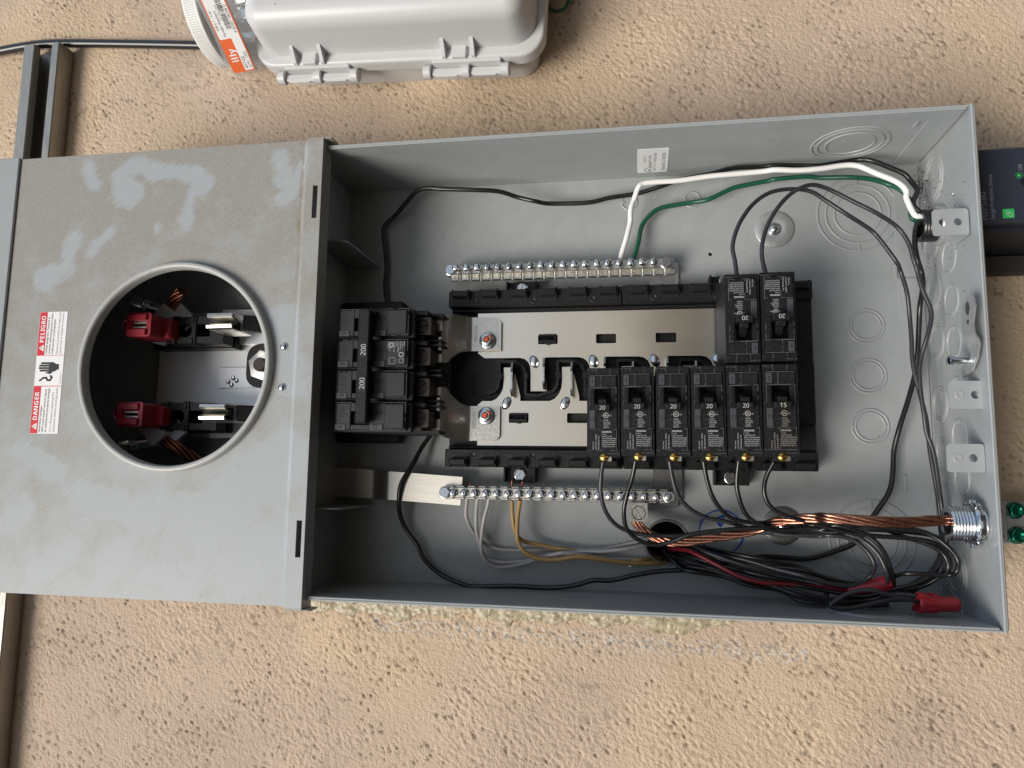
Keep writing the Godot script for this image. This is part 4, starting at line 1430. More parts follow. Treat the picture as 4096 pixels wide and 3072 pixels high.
# ---------------------------------------------------------------- branch breakers
# local axes: x across, y along, face at z = 0
func make_breaker(label: String, amps: String, ink: Material) -> Node3D:
	var o := thing("circuit_breaker", label, "circuit breaker", Vector3.ZERO, "single pole breakers on the bus", true)
	var b := Mb.new()
	b.box(V(-11.7, -31.6, -60), V(11.7, 31.9, -13), 0.7)
	b.plate(P2([-11.7, -31.6, 11.7, -31.6, 11.7, 31.9, -11.7, 31.9]), [P2([-6.2, 0.6, 5.4, 0.6, 5.4, 16.4, -6.2, 16.4])], -13.5, -2.2)
	b.plate(P2([-11.5, -27.4, 11.5, -27.4, 11.5, 26.5, -11.5, 26.5]), [P2([-6.2, 0.6, 5.4, 0.6, 5.4, 16.4, -6.2, 16.4])], -3.0, -1.2)
	b.box(V(-4.6, 26.3, -4), V(11.4, 31.5, -1.5), 0.4)
	part(o, "case", b, M.black)
	b = Mb.new()
	b.plate(Mb.outline(-9.8, -27.6, 9.4, 26.2, 0.8, 2), [P2([-6.2, 0.6, 5.4, 0.6, 5.4, 16.4, -6.2, 16.4])], -3.0, 0.2)
	b.box(V(-9.6, -27.4, 0.1), V(-1.9, -12.6, 0.75), 0.3)
	b.box(V(-1.5, -27.4, 0.1), V(9.2, -12.6, 0.75), 0.3)
	b.box(V(6.0, 4.4, 0.1), V(9.0, 17.4, 0.8), 0.3)
	b.box(V(-9.6, 4.6, 0.1), V(-6.6, 17.0, 0.7), 0.3)
	b.box(V(-1.2, 18.4, 0.1), V(9.2, 26.0, 0.7), 0.3)
	var f := part(o, "face", b, M.black)
	b = Mb.new()
	b.box(V(-6.4, 0.4, -12.9), V(5.6, 16.6, -11), 0.2)
	part(f, "handle_opening", b, M.black_dark)
	b = Mb.new()
	b.box(V(-9.7, 18.2, 0.1), V(-5.6, 25.6, 0.95), 0.3)
	b.box(V(-9.7, -11.8, 0.1), V(-5.6, 1.2, 0.95), 0.3)
	part(f, "indicator", b, M.indicator)
	b = Mb.new()
	b.box(V(-7.9, 20.6, 0.95), V(-7.4, 23.0, 1.1), 0.05)
	b.lathe(V(-7.6, -5.2, 0.96), V(0, 0, 1), [Vector2(1.6, 0), Vector2(1.2, 0.05)], 18)
	part(f, "indicator_mark", b, M.black_dark)
	b = Mb.new()
	text(b, "ON", V(8.6, 19.2, 0.85), V(0, 1, 0), V(-1, 0, 0), 2.8)
	text(b, "OFF", V(8.9, -8.0, 0.45), V(0, 1, 0), V(-1, 0, 0), 2.8)
	part(f, "embossing", b, M.emboss)
	scuff(f, [V(-9.6, -12.5, 0.4), V(9.2, -12.5, 0.4), V(-9.6, 4.8, 0.75), V(-9.6, 17.0, 0.75), V(-9.6, 17.1, 0.5), V(9.2, 17.4, 0.5), V(9.1, 4.4, 0.8), V(9.1, 17.2, 0.8), V(-9.7, 26.2, 0.2), V(9.3, 26.2, 0.2), V(-1.8, 17.6, 0.3), V(-1.8, 26.0, 0.3), V(-1.6, -27.4, 0.8), V(-1.6, -12.6, 0.8), V(-9.6, -27.5, 0.5), V(9.2, -27.5, 0.5), V(9.4, -27.4, 0.3), V(9.4, -12.0, 0.3)], false)
	scuff(f, [V(-11.6, 30.4, -2.1), V(-4.8, 30.4, -2.1), V(-4.8, 26.6, -1.4), V(-4.8, 31.5, -1.4), V(4.6, 26.6, -1.4), V(4.6, 31.5, -1.4), V(-11.5, -27.6, -1.1), V(-5, -27.6, -1.1), V(3, -29.6, -2.1), V(11.5, -29.6, -2.1)], false)
	# handle leaning to the label end
	b = Mb.new()
	b.xf = Transform3D(Basis(Quaternion(V(1, 0, 0), 0.62)), V(-0.4, 9.6, -7))
	b.box(V(-2.8, -3.6, -4), V(2.8, 3.6, 13), 0.7)
	b.xf = Transform3D.IDENTITY
	b.box(V(-6.1, -0.1, 1.0), V(5.3, 5.0, 8.4), 0.8)
	b.box(V(-3.2, 4.4, 0), V(3.0, 8.6, 7.0), 0.8)
	var hd := part(o, "handle", b, M.black)
	b = Mb.new()
	text(b, amps, V(-2.5, 0.9, 8.5), V(1, 0, 0), V(0, 1, 0), 2.9)
	part(hd, "white_number", b, M.print if ink == M.print else mat(Color(0.55, 0.52, 0.42), 0.6))
	# white printing
	b = Mb.new()
	var z := 0.9
	var y := -14.9
	var k := 0
	for s in ["SIEMENS", "1 Pole", "Type/Tipo QP", "Interrupting Rating", "Pouvoir de Coupure", "MAX.RMS.SYM.AMPS.", "AMP.SYM.EFF.MAX.", "10,000 120/240 V~"]:
		var h := 1.15 if k == 0 else 0.85
		var wd := text(Mb.new(), s, Vector3.ZERO, V(1, 0, 0), V(0, 1, 0), h, k == 0)
		text(b, s, V(-1.0, y, z), V(1, 0, 0), V(0, 1, 0), h, k == 0, minf(1.0, 10.0 / wd))
		y -= 1.62 if k == 0 else 1.42
		k += 1
	k = 0
	for s in ["AWG (14-10)", "Cu/Al  60/75°C  WIRE/FIL", "HACR Type,SWD, 40°C"]:
		text(b, s, V(-6.6 + k * 1.9, -27.0, z), V(0, 1, 0), V(-1, 0, 0), 0.85, false, 0.85)
		k += 1
	z = 0.42
	b.lathe(V(1.9, -2.5, z), V(0, 0, 1), [Vector2(1.95, 0), Vector2(1.6, 0.02)], 24)
	text(b, "UL", V(0.7, -3.2, z), V(1, 0, 0), V(0, 1, 0), 1.4, true)
	text(b, "c", V(-1.3, -3.2, z), V(1, 0, 0), V(0, 1, 0), 1.1)
	text(b, "us", V(4.2, -3.2, z), V(1, 0, 0), V(0, 1, 0), 1.1)
	k = 0
	for s in ["LISTED", "C.B./Disj.", "ISSUE NO.", "L-5538", "E82615"]:
		text(b, s, V(0.0, -6.3 - k * 1.35, z), V(1, 0, 0), V(0, 1, 0), 0.9, false, 0.95)
		k += 1
	part(o, "white_print", b, ink)
	# wire clamp at the outer end
	b = Mb.new()
	b.box(V(-5.6, -35.5, -16), V(6.2, -31, -6), 0.6)
	part(o, "clamp_tray", b, M.black)
	b = Mb.new()
	b.lathe(V(0.4, -31.9, -6), V(0, 0, 1), [Vector2(3.2, 0), Vector2(3.2, 3.0), Vector2(3.2, 3.0), Vector2(2.2, 4.0), Vector2(0, 4.2)], 18)
	b.box(V(-2.8, -32.4, -2.4), V(3.6, -31.4, -1.2), 0.2)
	part(o, "brass_screw", b, M.brass)
	b = Mb.new()
	b.box(V(2.6, -35.2, -10), V(6.0, -31.4, -4.4), 0.4)
	part(o, "clamp_plate", b, M.tin)
	return o


func build_breakers() -> void:
	var low: Array = [V(64.6, -35.2, 84), V(89.0, -34.6, 84), V(113.6, -34.8, 84), V(138.0, -35.0, 84), V(162.6, -34.4, 84), V(186.6, -33.4, 84)]
	low = [V(64.7, -35.4, 84.0), V(88.8, -34.6, 84.0), V(113.5, -34.6, 84.0), V(137.8, -34.4, 84.0), V(161.9, -34.0, 84.0), V(186.1, -33.7, 84.0)]
	var where: Array = ["leftmost of the six lower breakers, beside the bare silver bus bar", "second from the left in the lower breaker row", "third from the left in the lower breaker row", "third from the right in the lower breaker row", "second from the right in the lower breaker row"]
	var proto := make_breaker("", "20", M.print)
	proto.transform = Transform3D(TURN, TURN * low[0] * S + LIFT)
	proto.set_meta("label", "black breaker marked 20, " + where[0])
	for i in range(1, 5):
		copy(proto, "circuit_breaker", low[i], rng.randf_range(-0.008, 0.008), "black breaker marked 20, " + where[i])
	var last := make_breaker("black breaker marked 15 in tan print, rightmost of the lower row", "15", M.faint_print)
	last.transform = Transform3D(TURN, TURN * low[5] * S + LIFT)
	var uppers: Array = [copy(proto, "circuit_breaker", V(162.1, 31.3, 84.0), PI, "upside down black breaker marked 20, left one of the upper pair"), copy(proto, "circuit_breaker", V(186.4, 32.1, 84.0), PI, "upside down black breaker marked 20, right one of the upper pair")]
	for c in uppers:
		for k in ["brass_screw", "clamp_plate", "clamp_tray"]:
			var gone: Node = c.get_node(k)
			c.remove_child(gone)
			gone.free()


# ---------------------------------------------------------------- terminal bars
func build_neutral_bars() -> void:
	var head := round_screw(3.4, 3.3, 5.0)
	var hexa := hex_screw(4.8, 3.0)
	# upper bar: seen from below, screws standing proud
	var o := thing("ground_bar", "silver terminal bar of slotted screws above the bus bars, holding green and white wires", "terminal bar", V(24, 90, 1))
	var b := Mb.new()
	b.box(V(99.6, 72, 1), V(123.2, 96, 3), 0.4)
	b.box(V(103.2, 95, 1), V(120, 100.3, 3), 0.4)
	part(o, "bracket", b, M.zinc_dull)
	b = Mb.new()
	var ax := Basis(Quaternion(V(0, 0, 1), 0.004))
	b.box(V(-71.6, 87.2, 6), V(117.0, 95.0, 19), 0.5)
	b.box(V(-69.4, 84.0, 6), V(117.0, 87.4, 10), 0.4)
	var k := -68.0
	while k < 114.0:
		b.box(V(k, 83.2, 9), V(k + 6.6, 87.5, 13.5), 0.4)
		k += 9.06
	part(o, "bar", b, M.tin)
	b = Mb.new()
	k = -61.3
	while k < 116.0:
		b.cyl(V(k + 1.2, 82.6, 12.2), V(k + 1.2, 88, 12.2), 1.25, 10)
		k += 9.06
	part(o, "wire_port", b, M.zinc_dull)
	for i in 19:
		var x := -60.6 + 9.06 * i + (0.5 if i > 12 else 0.0)
		put(o, "screw", head, M.zinc, Transform3D(Basis(V(0, 0, 1), rng.randf_range(0.4, 2.6)), V(x - 0.6, 91.3, 24.0 if i != 8 else 25.5)))
	for x in [-67.4, 112.6]:
		put(o, "end_screw", hexa, M.zinc, Transform3D(Basis(V(0, 0, 1), 2.4 if x < 0 else 1.3), V(x, 91.0, 19)))
	# lower bar on its strap
	o = thing("neutral_bar", "silver terminal bar of slotted screws below the bus bars, holding grey and tan wires", "terminal bar", V(24, -96, 1))
	b = Mb.new()
	b.box(V(101, -99.6, 1), V(124.3, -73, 3), 0.4)
	b.box(V(104, -104.9, 1), V(121, -99, 3), 0.4)
	part(o, "bracket", b, M.dull_dark)
	b = Mb.new()
	b.box(V(-69.8, -100.2, 17.5), V(117.2, -91.8, 24), 0.5)
	k = -66.0
	while k < 114.0:
		b.box(V(k, -101.6, 15), V(k + 6.4, -90.4, 21.5), 0.4)
		k += 9.02
	b.box(V(-69, -99.6, 12), V(117, -92.6, 18), 0.4)
	part(o, "bar", b, M.tin)
	for i in 20:
		var x := -58.6 + 8.98 * i
		put(o, "screw", head, M.zinc, Transform3D(Basis(V(0, 0, 1), rng.randf_range(0.8, 2.4)), V(x, -96.2, 24.4)))
	for x in [-66.0, 113.0]:
		put(o, "end_screw", hexa, M.zinc, Transform3D(Basis(V(0, 0, 1), 0.1 if x < 0 else 1.25), V(x, -96.2, 24.0)))
	b = Mb.new()
	b.bent(P2([-168, -101.8, -110, -103.6, -54.6, -106.8, -53.2, -83.6, -104, -80.6, -168, -77.0]), 0.0, 2.6, Vector4(6, 9, -134, -116), 2.0)
	part(o, "strap", b, M.strap, "wide bright metal strap leading left from the bar")
	# big lug hung on the bar
	b = Mb.new()
	b.plate(P2([82.3, -115.6, 96.0, -115.6, 96.0, -101.2, 82.3, -101.2]), [Mb.disc(Vector2(89.5, -108.8), 5.4, 24)], 12, 29)
	b.box(V(85, -103, 14), V(94, -99, 22), 0.4)
	var lug := part(o, "large_lug", b, M.tin)
	b = Mb.new()
	b.cyl(V(89.5, -108.8, 20), V(89.5, -108.8, 27.4), 5.2, 24, 0.4)
	for s in [-1.0, 1.0]:
		var half := P2([-9, s * 0.7, 9, s * 0.7, 9, s * 9, -9, s * 9])
		if Geometry2D.is_polygon_clockwise(half):
			half.reverse()
		for q in Geometry2D.intersect_polygons(Mb.disc(Vector2.ZERO, 4.7, 22), half):
			b.xf = Transform3D(Basis(V(0, 0, 1), 2.1), V(89.5, -108.8, 0))
			b.plate(q, [], 27.2, 29.2)
	part(lug, "slotted_screw", b, M.tin)


# ---------------------------------------------------------------- wires
func wire(pts: Array, r: float, m: Material, label: String, group := "") -> void:
	var b := Mb.new()
	b.tube(pts, r, 9, 5)
	single("wire", b, m, label, "wire", group)


func build_wires() -> void:
	wire([V(299.7, 119.3, 34.0), V(295.9, 123.4, 34.0), V(294.9, 127.9, 34.0), V(297.2, 133.1, 34.0), V(298.2, 137.5, 34.0), V(295.2, 146.4, 30.0), V(290.7, 152.1, 30.0), V(279.7, 158.2, 30.0), V(267.7, 163.9, 30.0), V(258.3, 166.7, 26.0), V(244.9, 165.2, 26.0), V(229.8, 163.7, 26.0), V(215.1, 165.5, 24.0), V(198.0, 166.7, 24.0), V(187.9, 167.0, 22.0), V(166.7, 167.2, 22.0), V(149.2, 163.5, 22.0), V(125.1, 162.9, 14.0), V(109.9, 158.4, 14.0), V(89.6, 154.5, 10.0), V(66.8, 151.9, 10.0), V(48.0, 148.5, 10.0), V(16.3, 149.3, 10.0), V(5.5, 148.7, 18.0), V(-10.6, 153.3, 18.0), V(-25.6, 156.7, 24.0), V(-46.3, 157.6, 28.0), V(-73.5, 159.8, 28.0), V(-88.4, 162.2, 26.0), V(-99.5, 160.8, 22.0), V(-110.9, 154.3, 14.0), V(-122.8, 145.1, 8.0), V(-131.4, 138.8, 6.0), V(-133.5, 132.0, 6.0), V(-131.1, 115.9, 6.0), V(-129.3, 98.8, 6.0), V(-129.9, 81.9, 6.0), V(-126.3, 65.7, 8.0), V(-122.2, 63.8, 8.0)], 1.95, M.wire_black, "long black wire running along the top of the box and down to the main breaker")
	wire([V(302.7, 115.9, 37.0), V(299.2, 115.5, 37.0), V(295.3, 115.8, 37.0), V(292.7, 119.8, 37.0), V(289.3, 129.7, 37.0), V(289.2, 135.9, 37.0), V(283.1, 142.9, 37.0), V(269.1, 150.4, 37.0), V(253.3, 159.3, 34.0), V(229.4, 157.7, 34.0), V(212.8, 157.4, 34.0), V(196.0, 158.8, 34.0), V(186.4, 159.6, 30.0), V(148.3, 158.1, 30.0), V(124.1, 155.8, 30.0), V(104.4, 155.5, 30.0), V(94.5, 154.6, 30.0), V(90.6, 151.4, 30.0), V(87.5, 145.7, 22.0), V(84.4, 136.3, 22.0), V(83.9, 127.2, 18.0), V(81.3, 115.6, 18.0), V(78.2, 105.8, 16.0), V(75.6, 97.3, 15.0)], 2.15, M.wire_white, "white wire bent down to the upper silver terminal bar")
	wire([V(304.4, 114.3, 30.0), V(296.9, 114.9, 30.0), V(294.3, 118.8, 30.0), V(295.1, 130.2, 28.0), V(289.1, 139.5, 28.0), V(281.0, 146.5, 24.0), V(268.9, 151.3, 24.0), V(252.5, 153.7, 24.0), V(233.1, 156.9, 18.0), V(222.1, 158.5, 18.0), V(198.8, 157.5, 18.0), V(193.8, 158.0, 14.0), V(169.4, 154.1, 14.0), V(157.6, 149.4, 14.0), V(146.7, 144.7, 14.0), V(133.1, 144.3, 10.0), V(109.9, 141.1, 10.0), V(100.7, 135.7, 10.0), V(93.5, 126.3, 10.0), V(90.8, 112.7, 13.0), V(88.3, 102.6, 15.0), V(86.0, 95.8, 15.0)], 1.9, M.wire_green, "dark green wire curving down to the upper silver terminal bar")
	wire([V(301.7, 110.6, 36.0), V(298.5, 110.7, 36.0), V(295.2, 106.9, 36.0), V(293.8, 93.9, 36.0), V(295.2, 81.7, 36.0), V(298.9, 73.4, 32.0), V(299.1, 62.1, 32.0), V(300.1, 49.8, 22.0), V(299.9, 33.2, 18.0), V(299.3, 16.3, 15.0), V(297.6, -0.6, 12.0), V(291.8, -20.5, 12.0), V(285.4, -39.4, 12.0), V(281.5, -57.7, 8.0), V(279.8, -75.1, 8.0), V(276.2, -90.5, 8.0), V(264.8, -109.2, 5.0), V(252.4, -127.8, 5.0), V(237.5, -135.3, 5.0), V(217.7, -141.6, 5.0), V(198.8, -141.5, 5.0), V(182.6, -141.3, 6.0), V(164.0, -144.7, 6.0), V(144.7, -149.6, 10.0), V(125.7, -152.2, 14.0), V(106.8, -153.8, 14.0), V(87.7, -157.3, 14.0), V(68.4, -162.3, 14.0), V(53.8, -162.9, 14.0), V(39.1, -167.3, 14.0), V(19.1, -170.3, 12.0), V(-12.2, -170.1, 12.0), V(-42.9, -171.8, 12.0), V(-55.4, -169.3, 12.0), V(-72.3, -163.6, 8.0), V(-86.5, -152.0, 8.0), V(-93.3, -140.0, 8.0), V(-102.3, -129.0, 8.0), V(-106.8, -117.6, 12.0), V(-106.9, -105.1, 18.0), V(-104.2, -89.6, 21.0), V(-96.6, -75.2, 18.0), V(-90.3, -59.5, 12.0), V(-82.5, -47.8, 10.0), V(-77.3, -40.4, 10.0)], 1.95, M.wire_black, "long black wire sagging from the main breaker along the bottom of the box")
	var gu := "black wires from the upper breakers"
	wire([V(161.6, 63.4, 66.0), V(160.4, 77.3, 64.0), V(158.9, 88.7, 64.0), V(161.8, 100.9, 64.0), V(167.7, 112.8, 62.0), V(176.6, 124.4, 58.0), V(188.9, 132.7, 55.0), V(204.7, 135.5, 52.0), V(218.4, 133.6, 50.0), V(229.1, 126.8, 48.0), V(244.6, 114.6, 48.0), V(262.3, 105.2, 40.0), V(269.8, 95.3, 40.0), V(279.3, 79.5, 40.0), V(284.8, 76.1, 30.0), V(288.7, 58.6, 30.0), V(291.1, 40.4, 26.0), V(291.5, 23.2, 26.0), V(291.3, 10.3, 26.0), V(292.6, -2.5, 26.0), V(295.7, -19.4, 26.0), V(298.0, -36.3, 28.0), V(298.7, -60.2, 30.0), V(301.5, -84.6, 30.0), V(302.9, -101.0, 30.0), V(305.3, -118.6, 25.0), V(303.1, -138.2, 22.0), V(292.9, -151.1, 22.0), V(282.8, -158.4, 24.0), V(258.8, -162.7, 30.0), V(224.2, -167.2, 35.0), V(201.9, -167.0, 30.0), V(188.8, -159.6, 20.0), V(152.9, -151.8, 20.0), V(130.7, -147.3, 10.0), V(112.5, -142.9, -6.0)], 1.6, M.wire_black_2, "grey black wire arching from the left upper breaker, the outer arc", gu)
	wire([V(181.6, 66.5, 66.0), V(179.6, 79.4, 64.0), V(180.1, 90.7, 64.0), V(184.3, 104.4, 62.0), V(191.6, 117.4, 62.0), V(201.5, 128.9, 58.0), V(210.5, 134.2, 58.0), V(220.0, 136.7, 55.0), V(232.3, 133.0, 52.0), V(247.8, 123.4, 52.0), V(263.0, 114.0, 52.0), V(278.5, 105.1, 46.0), V(285.7, 92.8, 46.0), V(288.9, 79.0, 46.0), V(291.5, 72.0, 44.0), V(293.9, 59.2, 44.0), V(298.6, 44.8, 44.0), V(299.3, 36.4, 44.0), V(296.0, 23.1, 44.0), V(292.9, 9.7, 40.0), V(290.8, -2.7, 40.0), V(290.9, -16.7, 40.0), V(292.3, -33.1, 40.0), V(294.2, -46.8, 38.0), V(298.0, -60.4, 38.0), V(300.0, -81.6, 38.0), V(301.4, -98.8, 38.0), V(305.7, -120.0, 32.0), V(303.7, -132.4, 32.0), V(296.8, -144.9, 32.0), V(289.1, -153.0, 30.0), V(270.3, -160.7, 34.0), V(232.0, -167.9, 40.0), V(205.3, -168.8, 36.0), V(192.4, -163.4, 24.0), V(161.4, -155.6, 24.0), V(135.2, -148.8, 12.0), V(117.3, -143.7, -6.0)], 1.6, M.wire_black_2, "grey black wire arching from the right upper breaker over the round washer", gu)
	var gl := "black wires from the six lower breakers"
	var lw: Array = [
		[V(64.2, -68.8, 70.0), V(62.1, -81.8, 64.0), V(61.9, -94.5, 60.0), V(65.3, -107.4, 54.0), V(73.2, -117.7, 46.0), V(86.0, -123.3, 40.0), V(101.7, -124.9, 38.0), V(115.4, -124.8, 38.0), V(133.5, -122.7, 38.0), V(151.5, -120.6, 38.0), V(173.6, -118.2, 38.0), V(195.4, -118.6, 38.0), V(213.3, -113.1, 50.0), V(231.4, -115.7, 50.0), V(244.6, -123.1, 50.0), V(253.4, -131.9, 52.0), V(258.2, -143.7, 52.0), V(260.9, -154.9, 44.0), V(258.7, -162.7, 36.0), V(233.1, -167.6, 36.0), V(205.5, -163.0, 36.0), V(178.7, -156.2, 28.0), V(144.4, -148.2, 14.0), V(119.4, -138.8, -6.0)],
		[V(87.3, -68.9, 70.0), V(84.8, -81.5, 66.0), V(80.9, -94.1, 64.0), V(78.6, -106.8, 60.0), V(80.7, -119.7, 54.0), V(89.7, -127.9, 50.0), V(101.4, -130.8, 48.0), V(113.1, -128.2, 48.0), V(123.7, -123.3, 50.0), V(141.4, -119.7, 50.0), V(171.9, -116.6, 50.0), V(193.2, -117.4, 50.0), V(214.3, -117.2, 50.0), V(225.0, -112.7, 58.0), V(242.5, -117.8, 58.0), V(253.6, -126.7, 58.0), V(261.0, -140.9, 52.0), V(265.2, -155.9, 42.0), V(255.6, -165.0, 40.0), V(222.4, -168.0, 42.0), V(199.6, -163.3, 42.0), V(186.3, -159.5, 34.0), V(152.9, -152.7, 20.0), V(117.3, -144.7, -6.0)],
		[V(111.0, -67.8, 70.0), V(113.2, -81.0, 66.0), V(117.2, -93.4, 62.0), V(125.4, -103.2, 56.0), V(138.1, -110.0, 50.0), V(153.4, -112.9, 46.0), V(168.7, -117.3, 42.0), V(190.3, -120.4, 42.0), V(215.9, -121.8, 42.0), V(222.7, -120.3, 48.0), V(237.1, -122.5, 48.0), V(247.5, -130.6, 48.0), V(251.8, -139.8, 48.0), V(250.3, -149.0, 42.0), V(240.1, -155.5, 42.0), V(222.9, -154.8, 42.0), V(204.7, -149.8, 42.0), V(187.5, -146.7, 34.0), V(165.9, -141.5, 26.0), V(144.5, -139.8, 14.0), V(126.9, -136.2, -2.0), V(120.6, -133.2, -10.0)],
		[V(134.8, -68.8, 70.0), V(137.5, -83.3, 66.0), V(142.4, -96.5, 62.0), V(151.4, -107.1, 56.0), V(163.1, -111.9, 52.0), V(185.1, -113.3, 48.0), V(202.2, -114.4, 48.0), V(213.2, -116.4, 50.0), V(239.4, -113.5, 54.0), V(257.1, -114.9, 54.0), V(270.0, -119.4, 54.0), V(286.4, -124.9, 56.0), V(294.6, -131.0, 56.0), V(296.5, -140.0, 56.0), V(292.5, -147.6, 48.0), V(277.4, -156.7, 40.0), V(243.2, -158.0, 34.0), V(220.3, -151.2, 34.0), V(205.3, -145.3, 28.0), V(170.2, -139.3, 28.0), V(145.2, -136.6, 8.0), V(123.4, -134.9, -8.0)],
		[V(159.1, -68.1, 70.0), V(157.8, -82.9, 66.0), V(159.4, -94.3, 63.0), V(164.9, -106.7, 58.0), V(175.6, -114.5, 54.0), V(188.9, -117.5, 50.0), V(210.1, -115.6, 50.0), V(221.8, -117.9, 52.0), V(247.1, -114.2, 58.0), V(273.3, -114.0, 58.0), V(286.0, -117.5, 58.0), V(295.9, -125.2, 60.0), V(301.5, -134.0, 60.0), V(300.1, -141.2, 60.0), V(296.4, -144.6, 54.0), V(273.2, -144.3, 54.0), V(265.9, -147.5, 44.0), V(251.3, -154.3, 38.0), V(229.0, -153.5, 36.0), V(206.0, -146.7, 36.0), V(179.3, -145.6, 26.0), V(149.5, -143.8, 10.0), V(125.3, -139.8, -8.0)],
		[V(182.5, -69.6, 70.0), V(177.7, -80.0, 67.0), V(176.3, -90.4, 66.0), V(180.2, -99.9, 64.0), V(189.6, -105.9, 62.0), V(204.0, -110.1, 60.0), V(209.8, -111.4, 58.0), V(227.5, -116.4, 58.0), V(246.9, -119.1, 58.0), V(273.0, -120.4, 58.0), V(289.8, -123.4, 54.0), V(297.1, -130.3, 54.0), V(298.4, -139.3, 54.0), V(293.3, -146.9, 46.0), V(284.6, -154.5, 40.0), V(269.6, -161.8, 36.0), V(233.8, -162.2, 34.0), V(213.2, -158.1, 30.0), V(178.4, -152.3, 30.0), V(149.2, -147.3, 12.0), V(122.4, -141.8, -8.0)]]
	var lb: Array = ["first lower breaker, the leftmost one", "second lower breaker, crossing the copper cable", "third lower breaker, curving right of the square lug", "fourth lower breaker, the third from the right", "fifth lower breaker, the second from the right", "sixth lower breaker, over the lower round washer"]
	for i in 6:
		wire(lw[i], 1.65, M.wire_black_2 if i in [0, 2] else M.wire_black, "black wire hanging from the " + lb[i], gl)
	wire([V(121.4, -136.9, -8.0), V(130.7, -137.6, 12.0), V(161.4, -144.4, 26.0), V(216.6, -150.5, 30.0), V(244.3, -157.1, 30.0), V(270.4, -157.4, 34.0), V(286.6, -148.0, 40.0), V(296.9, -135.7, 46.0), V(299.0, -126.2, 48.0), V(292.3, -119.3, 50.0), V(275.9, -116.6, 50.0), V(249.9, -116.0, 48.0), V(225.5, -119.4, 44.0), V(200.5, -121.5, 44.0), V(177.7, -120.3, 40.0), V(151.7, -122.7, 36.0), V(129.7, -126.3, 28.0), V(116.8, -131.2, 8.0), V(112.5, -135.1, -6.0)], 1.6, M.wire_black_2, "grey black wire making the wide inner loop left of the threaded fitting")
	wire([V(113.5, -147.0, -8.0), V(124.1, -149.9, 10.0), V(134.9, -150.2, 16.0), V(170.4, -156.6, 24.0), V(206.7, -166.6, 30.0), V(234.6, -170.2, 30.0), V(258.0, -164.8, 44.0), V(269.6, -162.0, 52.0), V(278.1, -162.3, 56.0)], 1.65, M.wire_black, "black wire skimming the lower inner wall into the open red connector")
	wire([V(119.4, -140.0, -8.0), V(128.8, -142.4, 12.0), V(157.0, -148.4, 24.0), V(183.8, -153.4, 24.0), V(201.4, -157.7, 34.0), V(224.2, -160.9, 36.0), V(245.8, -162.8, 40.0), V(267.2, -156.0, 44.0), V(282.7, -150.1, 46.0), V(292.9, -140.2, 48.0), V(296.8, -129.3, 46.0), V(299.4, -119.5, 40.0), V(301.0, -108.5, 34.0)], 1.6, M.wire_black, "black wire rising from the bundle behind the threaded fitting")
	# into the connectors
	wire([V(107.7, -139.3, -8.0), V(112.9, -143.6, 6.0), V(121.0, -150.9, 14.0), V(129.9, -152.7, 20.0), V(152.8, -155.5, 20.0), V(170.0, -160.4, 26.0), V(192.0, -163.1, 26.0), V(204.2, -168.2, 30.0), V(219.6, -169.8, 30.0), V(222.4, -168.0, 42.0), V(249.7, -165.0, 42.0), V(260.8, -159.5, 50.0), V(272.5, -158.8, 54.0), V(279.5, -160.0, 56.0)], 1.7, M.wire_black, "black wire lying lowest in the bundle and ending in the red wire connector")
	wire([V(280.2, -162.3, 56.0), V(271.7, -161.3, 56.0), V(258.9, -159.1, 56.0), V(245.9, -156.0, 56.0), V(232.6, -158.8, 56.0), V(221.8, -165.7, 56.0), V(220.8, -168.9, 56.0), V(233.1, -169.0, 56.0), V(249.9, -164.5, 56.0), V(263.1, -161.2, 56.0), V(272.6, -161.7, 56.0), V(278.9, -163.2, 56.0)], 1.6, M.wire_black_2, "black wire doubled back in a flat loop by the red wire connector")
	wire([V(113.6, -139.2, -8.0), V(124.9, -137.1, 14.0), V(132.7, -139.3, 22.0), V(147.6, -146.4, 28.0), V(164.8, -154.3, 32.0), V(182.0, -157.4, 34.0), V(195.1, -157.4, 34.0), V(221.8, -159.1, 34.0), V(233.9, -160.3, 34.0), V(239.4, -160.5, 34.0)], 1.7, M.wire_red, "dark red wire in the black bundle leaving the round hole")
	wire([V(117.5, -135.1, -8.0), V(128.1, -134.5, 10.0), V(143.8, -138.9, 22.0), V(170.0, -146.5, 28.0), V(196.4, -151.0, 28.0), V(223.3, -156.7, 28.0), V(224.9, -168.6, 32.0), V(252.4, -170.3, 32.0), V(265.1, -169.2, 32.0)], 1.7, M.wire_black_2, "grey black wire running straight through the bundle below the red wire")
	# greys and tans from the lower bar
	var gg := "grey wires from the lower terminal bar"
	wire([V(-48.8, -99.3, 18.0), V(-49.2, -105.9, 18.0), V(-49.5, -113.9, 18.0), V(-48.0, -121.0, 15.0), V(-44.2, -129.3, 10.0), V(-36.6, -137.5, 6.0), V(-24.3, -142.3, 4.0), V(-3.7, -142.5, 3.5), V(16.8, -141.4, 3.5), V(33.1, -140.5, 3.5), V(58.2, -139.8, 3.5), V(78.0, -135.7, 3.5), V(95.7, -130.7, 2.0), V(102.9, -129.3, -10.0)], 1.55, M.wire_grey, "leftmost grey wire from the lower terminal bar", gg)
